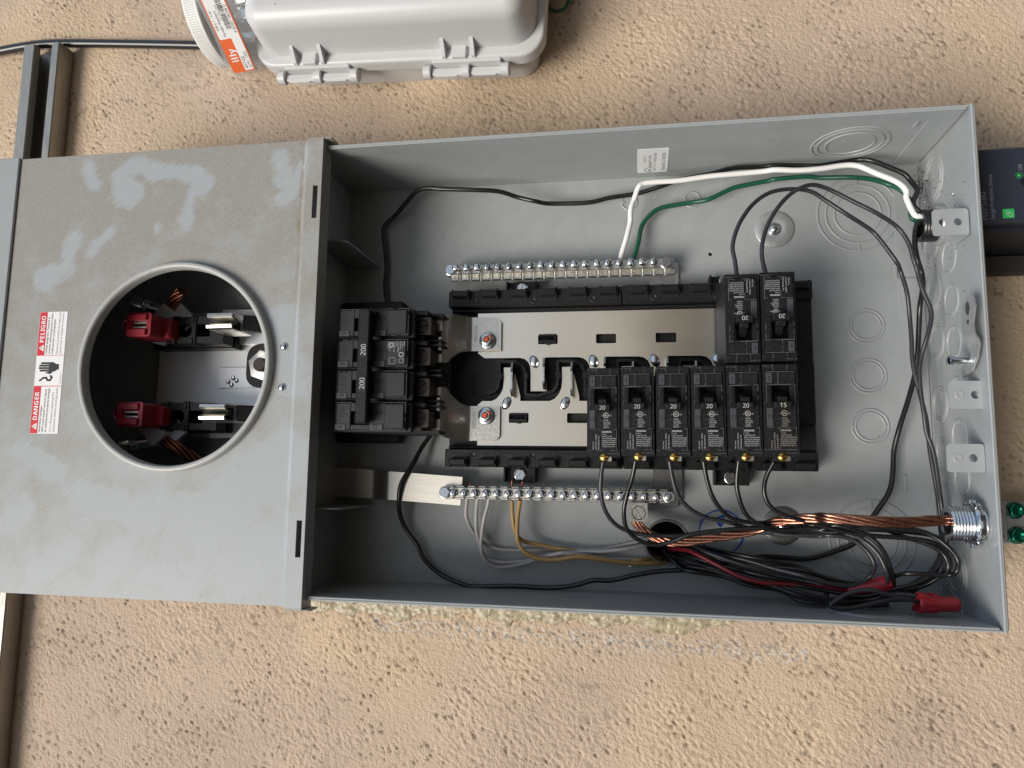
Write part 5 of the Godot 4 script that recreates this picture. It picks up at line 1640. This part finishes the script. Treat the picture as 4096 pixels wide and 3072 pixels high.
	wire([V(-39.8, -99.2, 18.0), V(-40.6, -106.7, 18.0), V(-41.1, -117.7, 18.0), V(-40.9, -127.8, 15.0), V(-38.9, -138.0, 12.0), V(-35.2, -148.1, 9.0), V(-27.8, -151.9, 7.0), V(-13.5, -152.2, 6.0), V(2.2, -149.5, 8.0), V(17.6, -144.8, 10.0), V(32.6, -142.1, 10.0), V(48.6, -141.2, 10.0), V(63.4, -140.4, 10.0), V(78.1, -138.3, 10.0), V(93.7, -135.2, 4.0), V(105.8, -132.7, -10.0)], 1.55, M.wire_grey, "middle grey wire from the lower terminal bar", gg)
	wire([V(-30.7, -99.5, 18.0), V(-31.4, -105.5, 18.0), V(-34.0, -115.5, 18.0), V(-36.2, -126.6, 16.0), V(-37.4, -139.7, 14.0), V(-35.3, -148.8, 12.0), V(-29.2, -155.0, 10.0), V(-19.2, -156.2, 8.0), V(-2.9, -152.6, 8.0), V(12.8, -146.7, 12.0), V(26.1, -143.0, 15.0), V(29.3, -142.3, 16.0), V(43.8, -143.7, 12.0), V(63.3, -146.4, 8.0), V(82.9, -146.7, 4.0), V(103.7, -147.1, -10.0)], 1.55, M.wire_grey, "grey wire nearest the tan wires on the lower terminal bar", gg)
	var gt := "tan wires from the lower terminal bar"
	wire([V(-11.6, -102.6, 18.0), V(-11.0, -114.0, 18.0), V(-9.1, -126.9, 16.0), V(-3.4, -133.9, 13.0), V(7.4, -136.6, 10.0), V(22.5, -139.4, 9.0), V(37.5, -140.8, 9.0), V(53.3, -145.6, 5.0), V(78.0, -148.0, 4.0), V(91.6, -146.4, 6.0), V(105.7, -147.0, -10.0)], 1.7, M.wire_tan, "left tan wire, passing behind the other tan wire", gt)
	wire([V(-4.5, -101.9, 20.0), V(-6.1, -110.8, 20.0), V(-6.9, -125.5, 20.0), V(-5.2, -136.3, 19.0), V(1.6, -144.0, 18.0), V(13.5, -147.6, 17.0), V(26.4, -147.4, 17.0), V(38.2, -145.0, 17.0), V(49.0, -145.1, 16.0), V(63.5, -147.1, 12.0), V(82.9, -149.4, 8.0), V(102.3, -149.2, 4.0), V(113.4, -150.0, -8.0)], 1.9, M.wire_tan, "right tan wire with black lettering, in front of the other", gt)
	var b := Mb.new()
	var ends: Array = [[V(-11.6, -103.1, 18.0), V(-11.8, -86.1, 18.0)], [V(-4.8, -102.1, 18.0), V(-3.0, -86.5, 18.0)], [V(-48.8, -99.8, 18.0), V(-46.2, -88.7, 18.0)], [V(-39.8, -99.7, 18.0), V(-39.1, -89.1, 18.0)]]
	for k in ends.size():
		b = Mb.new()
		b.tube(ends[k], 1.05, 8, 3)
		single("bare_wire_end", b, M.copper_dark, "bare copper tip of the " + ["left tan wire", "right tan wire", "leftmost grey wire", "middle grey wire"][k] + " poking through the lower terminal bar", "wire end")
	# stranded copper
	var path: Array = [V(87.0, -113.0, 18.0), V(87.5, -117.2, 20.0), V(93.6, -122.5, 24.0), V(101.0, -126.7, 28.0), V(112.0, -129.7, 32.0), V(124.7, -129.0, 34.0), V(142.7, -125.3, 36.0), V(160.3, -122.1, 38.0), V(173.3, -118.4, 40.0), V(181.5, -114.6, 44.0), V(189.1, -111.3, 50.0), V(196.7, -109.7, 55.0), V(211.8, -107.7, 62.0), V(217.8, -107.3, 70.0), V(234.1, -107.9, 74.0), V(250.6, -108.6, 76.0), V(267.4, -108.4, 76.0), V(280.0, -107.2, 76.0), V(292.4, -106.6, 76.0)]
	b = Mb.new()
	for i in 7:
		b.tube(path, 1.3, 7, 8, 0.075, 0.0 if i == 6 else 2.5, TAU * i / 6.0)
	single("copper_ground_cable", b, M.copper, "thick twisted bare copper cable from the square lug to the threaded fitting", "cable")


# ---------------------------------------------------------------- fittings
func threaded(b: Mb, at: Vector3, axis: Vector3, r: float, inner: float, length: float, pitch: float) -> void:
	var p: Array = [Vector2(inner, 0.6), Vector2(inner, 0.0), Vector2(inner, 0.0), Vector2(r - 0.8, 0), Vector2(r - 0.8, 0)]
	var y := 0.4
	while y < length - pitch:
		p.append(Vector2(r - 0.7, y))
		p.append(Vector2(r, y + pitch * 0.35))
		p.append(Vector2(r, y + pitch * 0.6))
		p.append(Vector2(r - 0.7, y + pitch * 0.95))
		y += pitch
	p.append(Vector2(r - 0.7, length))
	b.lathe(at, axis, p, 36)
	b.lathe(at, axis, [Vector2(inner, length), Vector2(inner, 0.3)], 28)
	b.lathe(at, axis, [Vector2(0.01, length * 0.7), Vector2(inner, length * 0.7)], 28)


func build_small_things() -> void:
	var b := Mb.new()
	# black nipple at the top right
	var o := thing("black_threaded_nipple", "black threaded plastic nipple carrying the wires in at the upper right", "conduit fitting", V(313, 107, 38))
	threaded(b, V(297.5, 108, 36), V(1, 0, 0), 12.0, 8.6, 16.5, 1.9)
	part(o, "thread", b, M.wire_black)
	b = Mb.new()
	b.lathe(V(308.5, 108, 36), V(1, 0, 0), [Vector2(11.0, 0), Vector2(14.5, 0), Vector2(14.5, 0), Vector2(15.2, 0.8), Vector2(15.2, 4.4)], 14)
	part(o, "locknut", b, M.zinc_dull)
	o = thing("metal_threaded_fitting", "zinc threaded fitting with toothed locknut holding the copper cable", "conduit fitting", V(313, -109, 76))
	b = Mb.new()
	threaded(b, V(291, -108.5, 73), V(1, 0, 0), 11.4, 7.4, 22, 1.9)
	part(o, "thread", b, M.zinc)
	b = Mb.new()
	b.lathe(V(304.5, -108.5, 73), V(1, 0, 0), [Vector2(11.2, 0), Vector2(13.0, 0), Vector2(13.0, 0), Vector2(13.8, 0.8), Vector2(13.8, 4.4), Vector2(13.8, 4.4), Vector2(11, 4.6)], 30)
	for i in 10:
		var a := TAU * i / 10.0
		b.xf = Transform3D(Basis(V(1, 0, 0), a), V(304.5, -108.5, 73))
		b.box(V(0.2, 12.4, -2.2), V(4.4, 15.8, 2.2), 0.5)
	part(o, "locknut", b, M.zinc)
	# big washers that hold the box to the wall
	for k in [[V(200.3, 121.7, 0.2), "upper", 15.2], [V(200.0, -117.6, 0.2), "lower", 14.6]]:
		o = thing("fender_washer", ("bright domed round washer with a cross head screw near the upper right" if k[1] == "upper" else "dull round washer half hidden by wires and the copper cable"), "washer", k[0], "washers holding the box to the wall")
		b = Mb.new()
		b.lathe(k[0], V(0, 0, 1), [Vector2(k[2], 0.0), Vector2(k[2], 1.2), Vector2(k[2], 1.2), Vector2(k[2] - 0.5, 1.5), Vector2(7.0, 1.9), Vector2(5.5, 1.2), Vector2(4.6, 1.0)], 44)
		part(o, "disc", b, M.zinc_dull if k[1] == "upper" else M.dull_dark)
		b = Mb.new()
		b.lathe(k[0], V(0, 0, 1), [Vector2(5.2, 0.8), Vector2(5.2, 2.0), Vector2(4.8, 2.4), Vector2(4.2, 2.4), Vector2(4.2, 3.6), Vector2(3.2, 4.8), Vector2(1.4, 5.4), Vector2(0, 5.5)], 24)
		var sc := part(o, "screw_head", b, M.zinc)
		b = Mb.new()
		b.box(k[0] + V(-2.2, -0.4, 4.9), k[0] + V(2.2, 0.4, 5.65), 0.1)
		b.box(k[0] + V(-0.4, -2.2, 4.9), k[0] + V(0.4, 2.2, 5.65), 0.1)
		part(sc, "cross_recess", b, M.engraved)
	# wire connectors
	o = thing("wire_connector", "large red twist-on wire connector lying open end left in the lower right corner", "wire connector", V(290, -164, 55))
	b = Mb.new()
	var c := V(275.1, -163.2, 57.0)
	var e := V(302.2, -163.4, 57.0)
	var L := c.distance_to(e)
	b.lathe(c, e - c, [Vector2(5.2, 5), Vector2(5.6, 0.2), Vector2(6.2, 0), Vector2(7.2, 0.4), Vector2(7.2, 3.0), Vector2(6.6, 4.0), Vector2(6.6, 4.0), Vector2(5.9, L * 0.45), Vector2(5.4, L * 0.5), Vector2(5.0, L - 2.5), Vector2(4.2, L - 0.8), Vector2(2.4, L - 0.1), Vector2(0, L)], 30)
	for i in 12:
		var a := TAU * i / 12.0
		b.xf = Transform3D(Basis(V(1, 0, 0), a), c)
		b.box(V(4, 5.2, -0.5), V(L * 0.45, 6.75, 0.5), 0.3)
	b.xf = Transform3D.IDENTITY
	part(o, "shell", b, M.nut_red)
	b = Mb.new()
	for s in [-1.0, 1.0]:
		b.xf = Transform3D(Basis(V(1, 0, 0), 0.9), c)
		b.plate(P2([-1.5, s * 5.5, 0, s * 10.5, 3, s * 10.0, 9, s * 6.2, 12, s * 5.4]) if s > 0 else P2([12, -5.4, 9, -6.2, 3, -10.0, 0, -10.5, -1.5, -5.5]), [], -0.8, 0.8)
	part(o, "wing", b, M.nut_red)
	o = thing("wire_connector", "red twist-on wire connector half buried under the black wires", "wire connector", V(245, -152, 32))
	b = Mb.new()
	c = V(263.6, -152.3, 42.0)
	e = V(235.1, -159.8, 40.0)
	L = c.distance_to(e)
	b.lathe(c, e - c, [Vector2(4.4, 4), Vector2(4.8, 0.2), Vector2(5.4, 0), Vector2(5.7, 1.0), Vector2(5.5, 6.0), Vector2(4.5, 12), Vector2(4.0, L * 0.6), Vector2(3.6, L - 2.0), Vector2(2.8, L - 0.5), Vector2(0, L)], 26)
	part(o, "shell", b, M.nut_red)
	# crumbs and shavings swept into the corner
	b = Mb.new()
	var s2 := Mb.new()
	for i in 190:
		var y := 0.0
		var z := 0.0
		var x := 312.2
		var t := rng.randf()
		if t < 0.35:
			y = rng.randfn(146, 9)
			z = absf(rng.randfn(2, 6)) + 0.6
			x = rng.randf_range(307, 312.5) if z < 6 else 312.5
		elif t < 0.6:
			y = rng.randf_range(76, 150)
			z = rng.randf_range(6, 78)
			x = 312.7
		elif t < 0.85:
			y = rng.randfn(-152, 11)
			z = absf(rng.randfn(8, 14)) + 0.5
			x = rng.randf_range(309, 312.6)
		else:
			y = rng.randf_range(-90, 60)
			z = rng.randf_range(4, 80)
			x = 312.7
		y = clampf(y, -170, 170)
		var r := rng.randf_range(0.25, 0.75) * (1.3 if t < 0.35 else 1.0)
		var q := Mb.new()
		var tgt := s2 if rng.randf() < 0.35 else b
		tgt.xf = Transform3D(Basis(Quaternion(V(rng.randf(), rng.randf(), rng.randf() + 0.1).normalized(), rng.randf() * 6.0)), V(x, y, z))
		tgt.box(V(-r, -r * 0.6, -r * 0.4), V(r, r * 0.6, r * 0.4), 0.15)
	var deb := single("corner_debris", b, M.crumb, "dark crumbs of rust and dirt in the right corners of the box", "debris")
	deb.set_meta("kind", "stuff")
	deb = single("metal_shavings", s2, M.shaving, "bright metal filings scattered on the inner right end of the box", "debris")
	deb.set_meta("kind", "stuff")
	# loose half-round scrap below the tan wires
	b = Mb.new()
	b.plate(P2([78.5, -150.5, 82, -153, 86, -151, 87.5, -147.5, 84.5, -149.5, 81, -150]), [], 0.3, 1.6)
	single("metal_slug", b, M.zinc, "small bright metal sliver on the back panel under the tan wires", "metal scrap")


# ---------------------------------------------------------------- around the box
func build_surroundings() -> void:
	var b := Mb.new()
	# slotted channel the box hangs on
	var o := thing("strut_channel", "slotted steel channel running up and down behind the grey box", "strut channel", V(-509, 0, -20))
	b.xf = Transform3D(Basis(V(1, 0, 0), V(0, 0, 1), V(0, -1, 0)), Vector3.ZERO)
	var prof := P2([-530, -19.6, -488.5, -19.6, -488.5, -1.0, -489.5, 0, -496.5, 0, -497.5, -1.0, -497.5, -7.5, -496, -7.5, -496, -2.0, -490.5, -2.0, -490.5, -17.4, -528, -17.4, -528, -2.0, -518.5, -2.0, -518.5, -7.5, -517, -7.5, -517, -1.0, -518, 0, -529, 0, -530, -1.0])
	b.plate(prof, [], -349, 620)
	part(o, "channel", b, M.strut)
	# black cable past the channel's end
	b = Mb.new()
	b.tube([V(-1900, 300, -13), V(-1100, 330, -13), V(-720, 347, -13), V(-600, 352, -13), V(-540, 356, -12), V(-500, 355, -11), V(-421, 348, -12), V(-347, 340, -12), V(-280, 333, -13), V(-230, 331, -12)], 4.2, 12, 5)
	single("black_cable", b, M.wire_black, "thick black cable running left from the clear jar past the channel", "cable")
	# grey plastic case
	o = thing("plastic_enclosure", "light grey plastic case with rounded lid and two hinges, right of the jar", "plastic case", V(-120, 400, -20))
	var tilt := Transform3D(Basis(V(0, 0, 1), -0.04), V(-120, 400, 0))
	b = Mb.new()
	b.xf = tilt
	b.rounded(-122, -112, 126, 112, 16, -20, 16, 1.0, -3.0)
	part(o, "case_body", b, M.grey_plastic)
	b = Mb.new()
	b.xf = tilt
	b.rounded(-130, -121, 137, 121, 22, 16.5, 30, 3.0)
	var lid := part(o, "lid", b, M.grey_plastic)
	b = Mb.new()
	b.xf = tilt
	b.rounded(-126, -112, 130, 116, 22, 29, 76, 16.0, 4.0)
	part(lid, "raised_top", b, M.grey_plastic)
	for hx in [-70.0, 68.0]:
		b = Mb.new()
		b.xf = tilt
		b.box(V(hx - 36, -127, 14), V(hx + 36, -119, 20), 1.0)
		b.box(V(hx - 30, -123.5, 18), V(hx + 32, -119, 29), 1.0)
		for k in [-35.0, 0.0, 35.0]:
			b.cyl(V(hx + k - 3.5, -127, 20), V(hx + k + 3.5, -127, 20), 6.0, 20, 0.8)
		for k in [-32.0, 3.0]:
			b.box(V(hx + k, -131, 16.5), V(hx + k + 29, -124, 22), 1.4)
			b.box(V(hx + k + 4, -132, 19), V(hx + k + 24, -127, 21), 0.6)
		part(o, "hinge", b, M.grey_plastic)
		for k in [-18.0, 8.0]:
			b = Mb.new()
			b.xf = tilt * Transform3D(Basis(V(0, 1, 0), V(0, 0, 1), V(1, 0, 0)), V(hx + k, 0, 0))
			b.plate(P2([-120.8, 29, -105.5, 29, -107.5, 44, -109, 45, -120.8, 33]), [], -1.6, 1.6)
			part(lid, "rib", b, M.grey_plastic)
		b = Mb.new()
		b.xf = tilt
		b.box(V(hx - 11.5, -121.4, 22), V(hx + 2, -109, 33.5), 0.8)
		part(lid, "hinge_pad", b, M.grey_plastic)
	b = Mb.new()
	b.xf = tilt
	for i in 26:
		var q := V(rng.randf_range(-100, 105), rng.randf_range(-98, -40), 76.0)
		var r0 := rng.randf_range(0.25, 0.7)
		b.box(q - V(r0, r0 * 0.6, 0.1), q + V(r0, r0 * 0.7, 0.12), 0.08)
	b.xf = tilt * Transform3D(Basis(V(0, 0, 1), 0.7), V(-42, -104.5, 74.2))
	part(lid, "dirt_specks", b, M.crumb).set_meta("kind", "stuff")
	build_jar()
	# thin green wire
	b = Mb.new()
	b.tube([V(4.5, 369.6, -15.0), V(8.5, 354.7, -14.0), V(10.9, 345.0, -12.0), V(17.4, 339.1, -10.0), V(25.0, 342.1, -12.0), V(29.1, 351.4, -14.0), V(34.7, 366.4, -15.0)], 1.7, 8, 5)
	single("green_wire", b, M.wire_green, "loop of thin green wire beside the plastic case at the top edge", "wire")
	# surge device
	o = thing("surge_protector", "dark navy surge protective device beyond the right end of the box", "surge protector", V(385, 127, -20))
	b = Mb.new()
	b.box(V(329, 97.5, -18), V(450, 156.5, 50), 1.6)
	part(o, "housing", b, M.navy_edge)
	b = Mb.new()
	b.box(V(329.4, 101, 48), V(449, 156, 60), 1.6)
	var fc := part(o, "front_cover", b, M.navy)
	b = Mb.new()
	var r := V(0, 1, 0)
	var u := V(-1, 0, 0)
	text(b, "HEPD80", V(333.4, 102.5, 60.1), r, u, 4.2)
	text(b, "Surge Protective Device", V(338.2, 103, 60.1), r, u, 2.4, false, 0.95)
	text(b, "OK", V(358.0, 138.0, 60.1), r, u, 2.6)
	text(b, "Replace", V(363.6, 136.5, 60.1), r, u, 2.6)
	b.plate(P2([360.4, 135.2, 362.2, 133.6, 363.8, 135.2, 362.2, 136.4]), [], 60, 60.1)
	part(fc, "grey_lettering", b, mat(Color(0.22, 0.23, 0.26), 0.5))
	b = Mb.new()
	b.plate(Mb.outline(343.5, 103.5, 351, 110.2, 0.8), [], 60, 60.1)
	b.lathe(V(355.6, 134.4, 60), V(0, 0, 1), [Vector2(1.2, 0.1), Vector2(0, 0.3)], 14)
	for i in 8:
		b.xf = Transform3D(Basis(V(0, 0, 1), TAU * i / 8), V(355.6, 134.4, 60))
		b.plate(P2([1.7, -0.15, 2.9, -0.15, 2.9, 0.15, 1.7, 0.15]), [], 0.05, 0.1)
	b.xf = Transform3D.IDENTITY
	part(fc, "green_mark", b, M.led_green)
	b = Mb.new()
	b.lathe(V(348.2, 106.0, 60.15), V(0, 0, 1), [Vector2(1.6, 0), Vector2(1.3, 0.02)], 16)
	b.lathe(V(346.8, 107.6, 60.15), V(0, 0, 1), [Vector2(1.2, 0), Vector2(0.9, 0.02)], 16)
	part(fc, "cloud_mark", b, M.print)
	b = Mb.new()
	b.lathe(V(359.2, 129.6, 60), V(0, 0, 1), [Vector2(3.4, 0.02), Vector2(3.2, 0.3), Vector2(2.6, 0.1), Vector2(0, 0.08)], 22)
	part(fc, "indicator_button", b, M.navy_edge)
	b = Mb.new()
	b.box(V(322, 82, -20), V(460, 97.0, -11), 1.0)
	single("brown_strip", b, M.brown_strip, "dark brown flat strip on the wall along the surge device", "strip")
	# bonding bar with green screws
	o = thing("bonding_bar", "small metal bonding block with green hex screws past the lower right of the box", "terminal bar", V(372, -112, -20))
	b = Mb.new()
	b.box(V(346, -127, -20), V(392, -95.5, -4), 1.2)
	b.box(V(356.6, -126.4, -5), V(361, -96, -1), 0.8)
	part(o, "block", b, M.zinc_dull)
	for x in [352.0, 367.5, 383.0]:
		for y in [-102.0, -120.5]:
			b = Mb.new()
			b.lathe(V(x, y, -4), V(0, 0, 1), [Vector2(6.4, 0), Vector2(6.4, 1.0), Vector2(5.8, 1.3)], 26)
			b.lathe(V(x, y, -2.8), V(0, 0, 1), [Vector2(5.7, 0), Vector2(5.7, 3.2), Vector2(5.7, 3.2), Vector2(4.9, 4.0), Vector2(3.2, 4.0), Vector2(2.8, 3.2), Vector2(0, 3.2)], 6)
			part(o, "green_screw", b, M.green_screw)
	# old sealant along the lower edge of the box
	b = Mb.new()
	var f := FastNoiseLite.new()
	f.seed = 31
	f.frequency = 0.09
	f.fractal_octaves = 3
	var n := 330
	var rows: Array = []
	for i in n + 1:
		var x := -235.0 + 470.0 * i / n
		var row: Array = []
		var w := (31.0 + 9.0 * f.get_noise_2d(x * 0.25, 90)) * smoothstep(-240.0, -190.0, x) * (1.0 - smoothstep(120.0, 238.0, x)) + 2.0 * f.get_noise_2d(x * 2.0, 300.0)
		for j in 21:
			var t := j / 20.0
			var h := 4.0 * pow(1.0 - t, 0.9) + 1.3 + 2.0 * f.get_noise_2d(x * 0.7, w * t * 0.9) * (1.0 - t * 0.4)
			row.append(V(x, -173.8 - w * t, -20.5 + maxf(h, 0.0) * (1.0 if t < 1.0 else 0.0) + (0.0 if t < 1.0 else -1.0)))
		rows.append(row)
	for i in n:
		for j in 20:
			var a: Vector3 = rows[i][j]
			var c: Vector3 = rows[i + 1][j]
			var d: Vector3 = rows[i + 1][j + 1]
			var e: Vector3 = rows[i][j + 1]
			var m := (c - a).cross(e - a)
			m = m if m.z > 0 else -m
			var m2 := (d - e).cross(e - a)
			b.squad(a, c, d, e, m.normalized(), m.normalized(), m.normalized(), m.normalized())
	single("sealant_bead", b, M.caulk, "crumbly yellowish sealant smeared on the stucco along the box's lower edge", "sealant")


func build_jar() -> void:
	var ax := V(-0.994, -0.11, 0.0).normalized()
	var side := V(-ax.y, ax.x, 0) * -1.0
	var c := V(-279, 341, 28)
	var o := thing("washer_jar", "clear plastic jar of fender washers with a white ribbed lid and orange label", "jar", V(-258, 345, 28))
	# local frame: x along the jar to its lid, y across, z out
	var fr := Transform3D(Basis(ax, V(0, 0, 1).cross(ax), V(0, 0, 1)), c)
	var b := Mb.new()
	b.xf = fr * Transform3D(Basis(V(1, 0, 0), -0.92) * Basis(V(0, 1, 0), V(0, 0, 1), V(1, 0, 0)), V(-45, 0, 0))
	b.rounded(-44, -44, 44, 44, 13, 0, 56, 9.0)
	part(o, "jar_body", b, M.clear)
	b = Mb.new()
	b.lathe(c + ax * 12.0, ax, [Vector2(0, 0), Vector2(43.2, 0), Vector2(44.0, 0.8), Vector2(44.0, 2.5), Vector2(43.2, 3), Vector2(43.2, 3), Vector2(42.8, 13), Vector2(41.5, 15), Vector2(39, 16), Vector2(0, 16)], 72)
	var lid := part(o, "jar_lid", b, M.white_lid)
	b = Mb.new()
	for i in 140:
		var a := TAU * i / 140.0
		b.xf = fr * Transform3D(Basis(V(1, 0, 0), a), V(12, 0, 0))
		b.box(V(3.5, 42.4, -0.5), V(13, 43.45, 0.5), 0.3)
	part(lid, "ribs", b, M.white_lid)
	# washers in a heap
	for i in 26:
		b = Mb.new()
		var at := fr * V(rng.randf_range(-34, -14), rng.randf_range(-22, 22), rng.randf_range(-24, 16))
		var nrm := (V(rng.randfn(0, 0.8), rng.randfn(0, 0.5), 0.9)).normalized()
		b.lathe(at, nrm, [Vector2(5, 0), Vector2(15, 0), Vector2(15, 0), Vector2(15, 1.4), Vector2(15, 1.4), Vector2(5, 1.4), Vector2(5, 1.4), Vector2(5, 0)], 24)
		part(o, "washer", b, M.zinc)
	# label on the flat side; letters read away from y with their tops towards the lid
	var lf := fr * Transform3D(Basis(V(1, 0, 0), -0.92) * Basis.from_scale(V(1.0, 0.95, 1.0)), Vector3.ZERO)
	b = Mb.new()
	b.xf = lf
	b.plate(Mb.outline(-17.5, -39.5, 4.0, 39.5, 2.5), [], 44.2, 44.5)
	var l := part(o, "label", b, M.orange_label)
	b = Mb.new()
	b.xf = lf
	b.plate(Mb.outline(-16.4, -38.4, 2.9, 8, 1.8), [], 44.5, 44.65)
	b.plate(Mb.outline(-16.4, 6, -8.0, 38.4, 1.6), [], 44.5, 44.68)
	part(l, "white_panel", b, M.white_label)
	b = Mb.new()
	b.xf = lf
	var r := V(0, -1, 0)
	var u := V(1, 0, 0)
	text(b, "3/8 x 1 - 1/4\"", V(-0.6, 0.0, 44.8), r, u, 2.3)
	text(b, "Fender Washers", V(-4.6, 6.0, 44.8), r, u, 2.3)
	text(b, "Zinc Plate, CHINA", V(-6.9, -8.0, 44.8), r, u, 1.3)
	text(b, "8 85937 08246 0", V(-15.6, 4.0, 44.8), r, u, 2.4)
	text(b, "40743J", V(-11.8, 37.0, 44.8), r, u, 2.8)
	text(b, "QTY: 100", V(-15.6, 37.0, 44.8), r, u, 2.8)
	var y := 0.0
	while y > -34.0:
		var w := rng.randf_range(0.3, 0.9)
		b.plate(P2([-12.6, y - w, -7.6, y - w, -7.6, y, -12.6, y]), [], 44.7, 44.8)
		y -= w + rng.randf_range(0.3, 0.8)
	part(l, "black_print", b, M.ink)
	b = Mb.new()
	b.xf = lf
	text(b, "illy", V(-6.2, 30.0, 44.8), r, u, 6.4, true)
	part(l, "white_lettering", b, M.white_label)
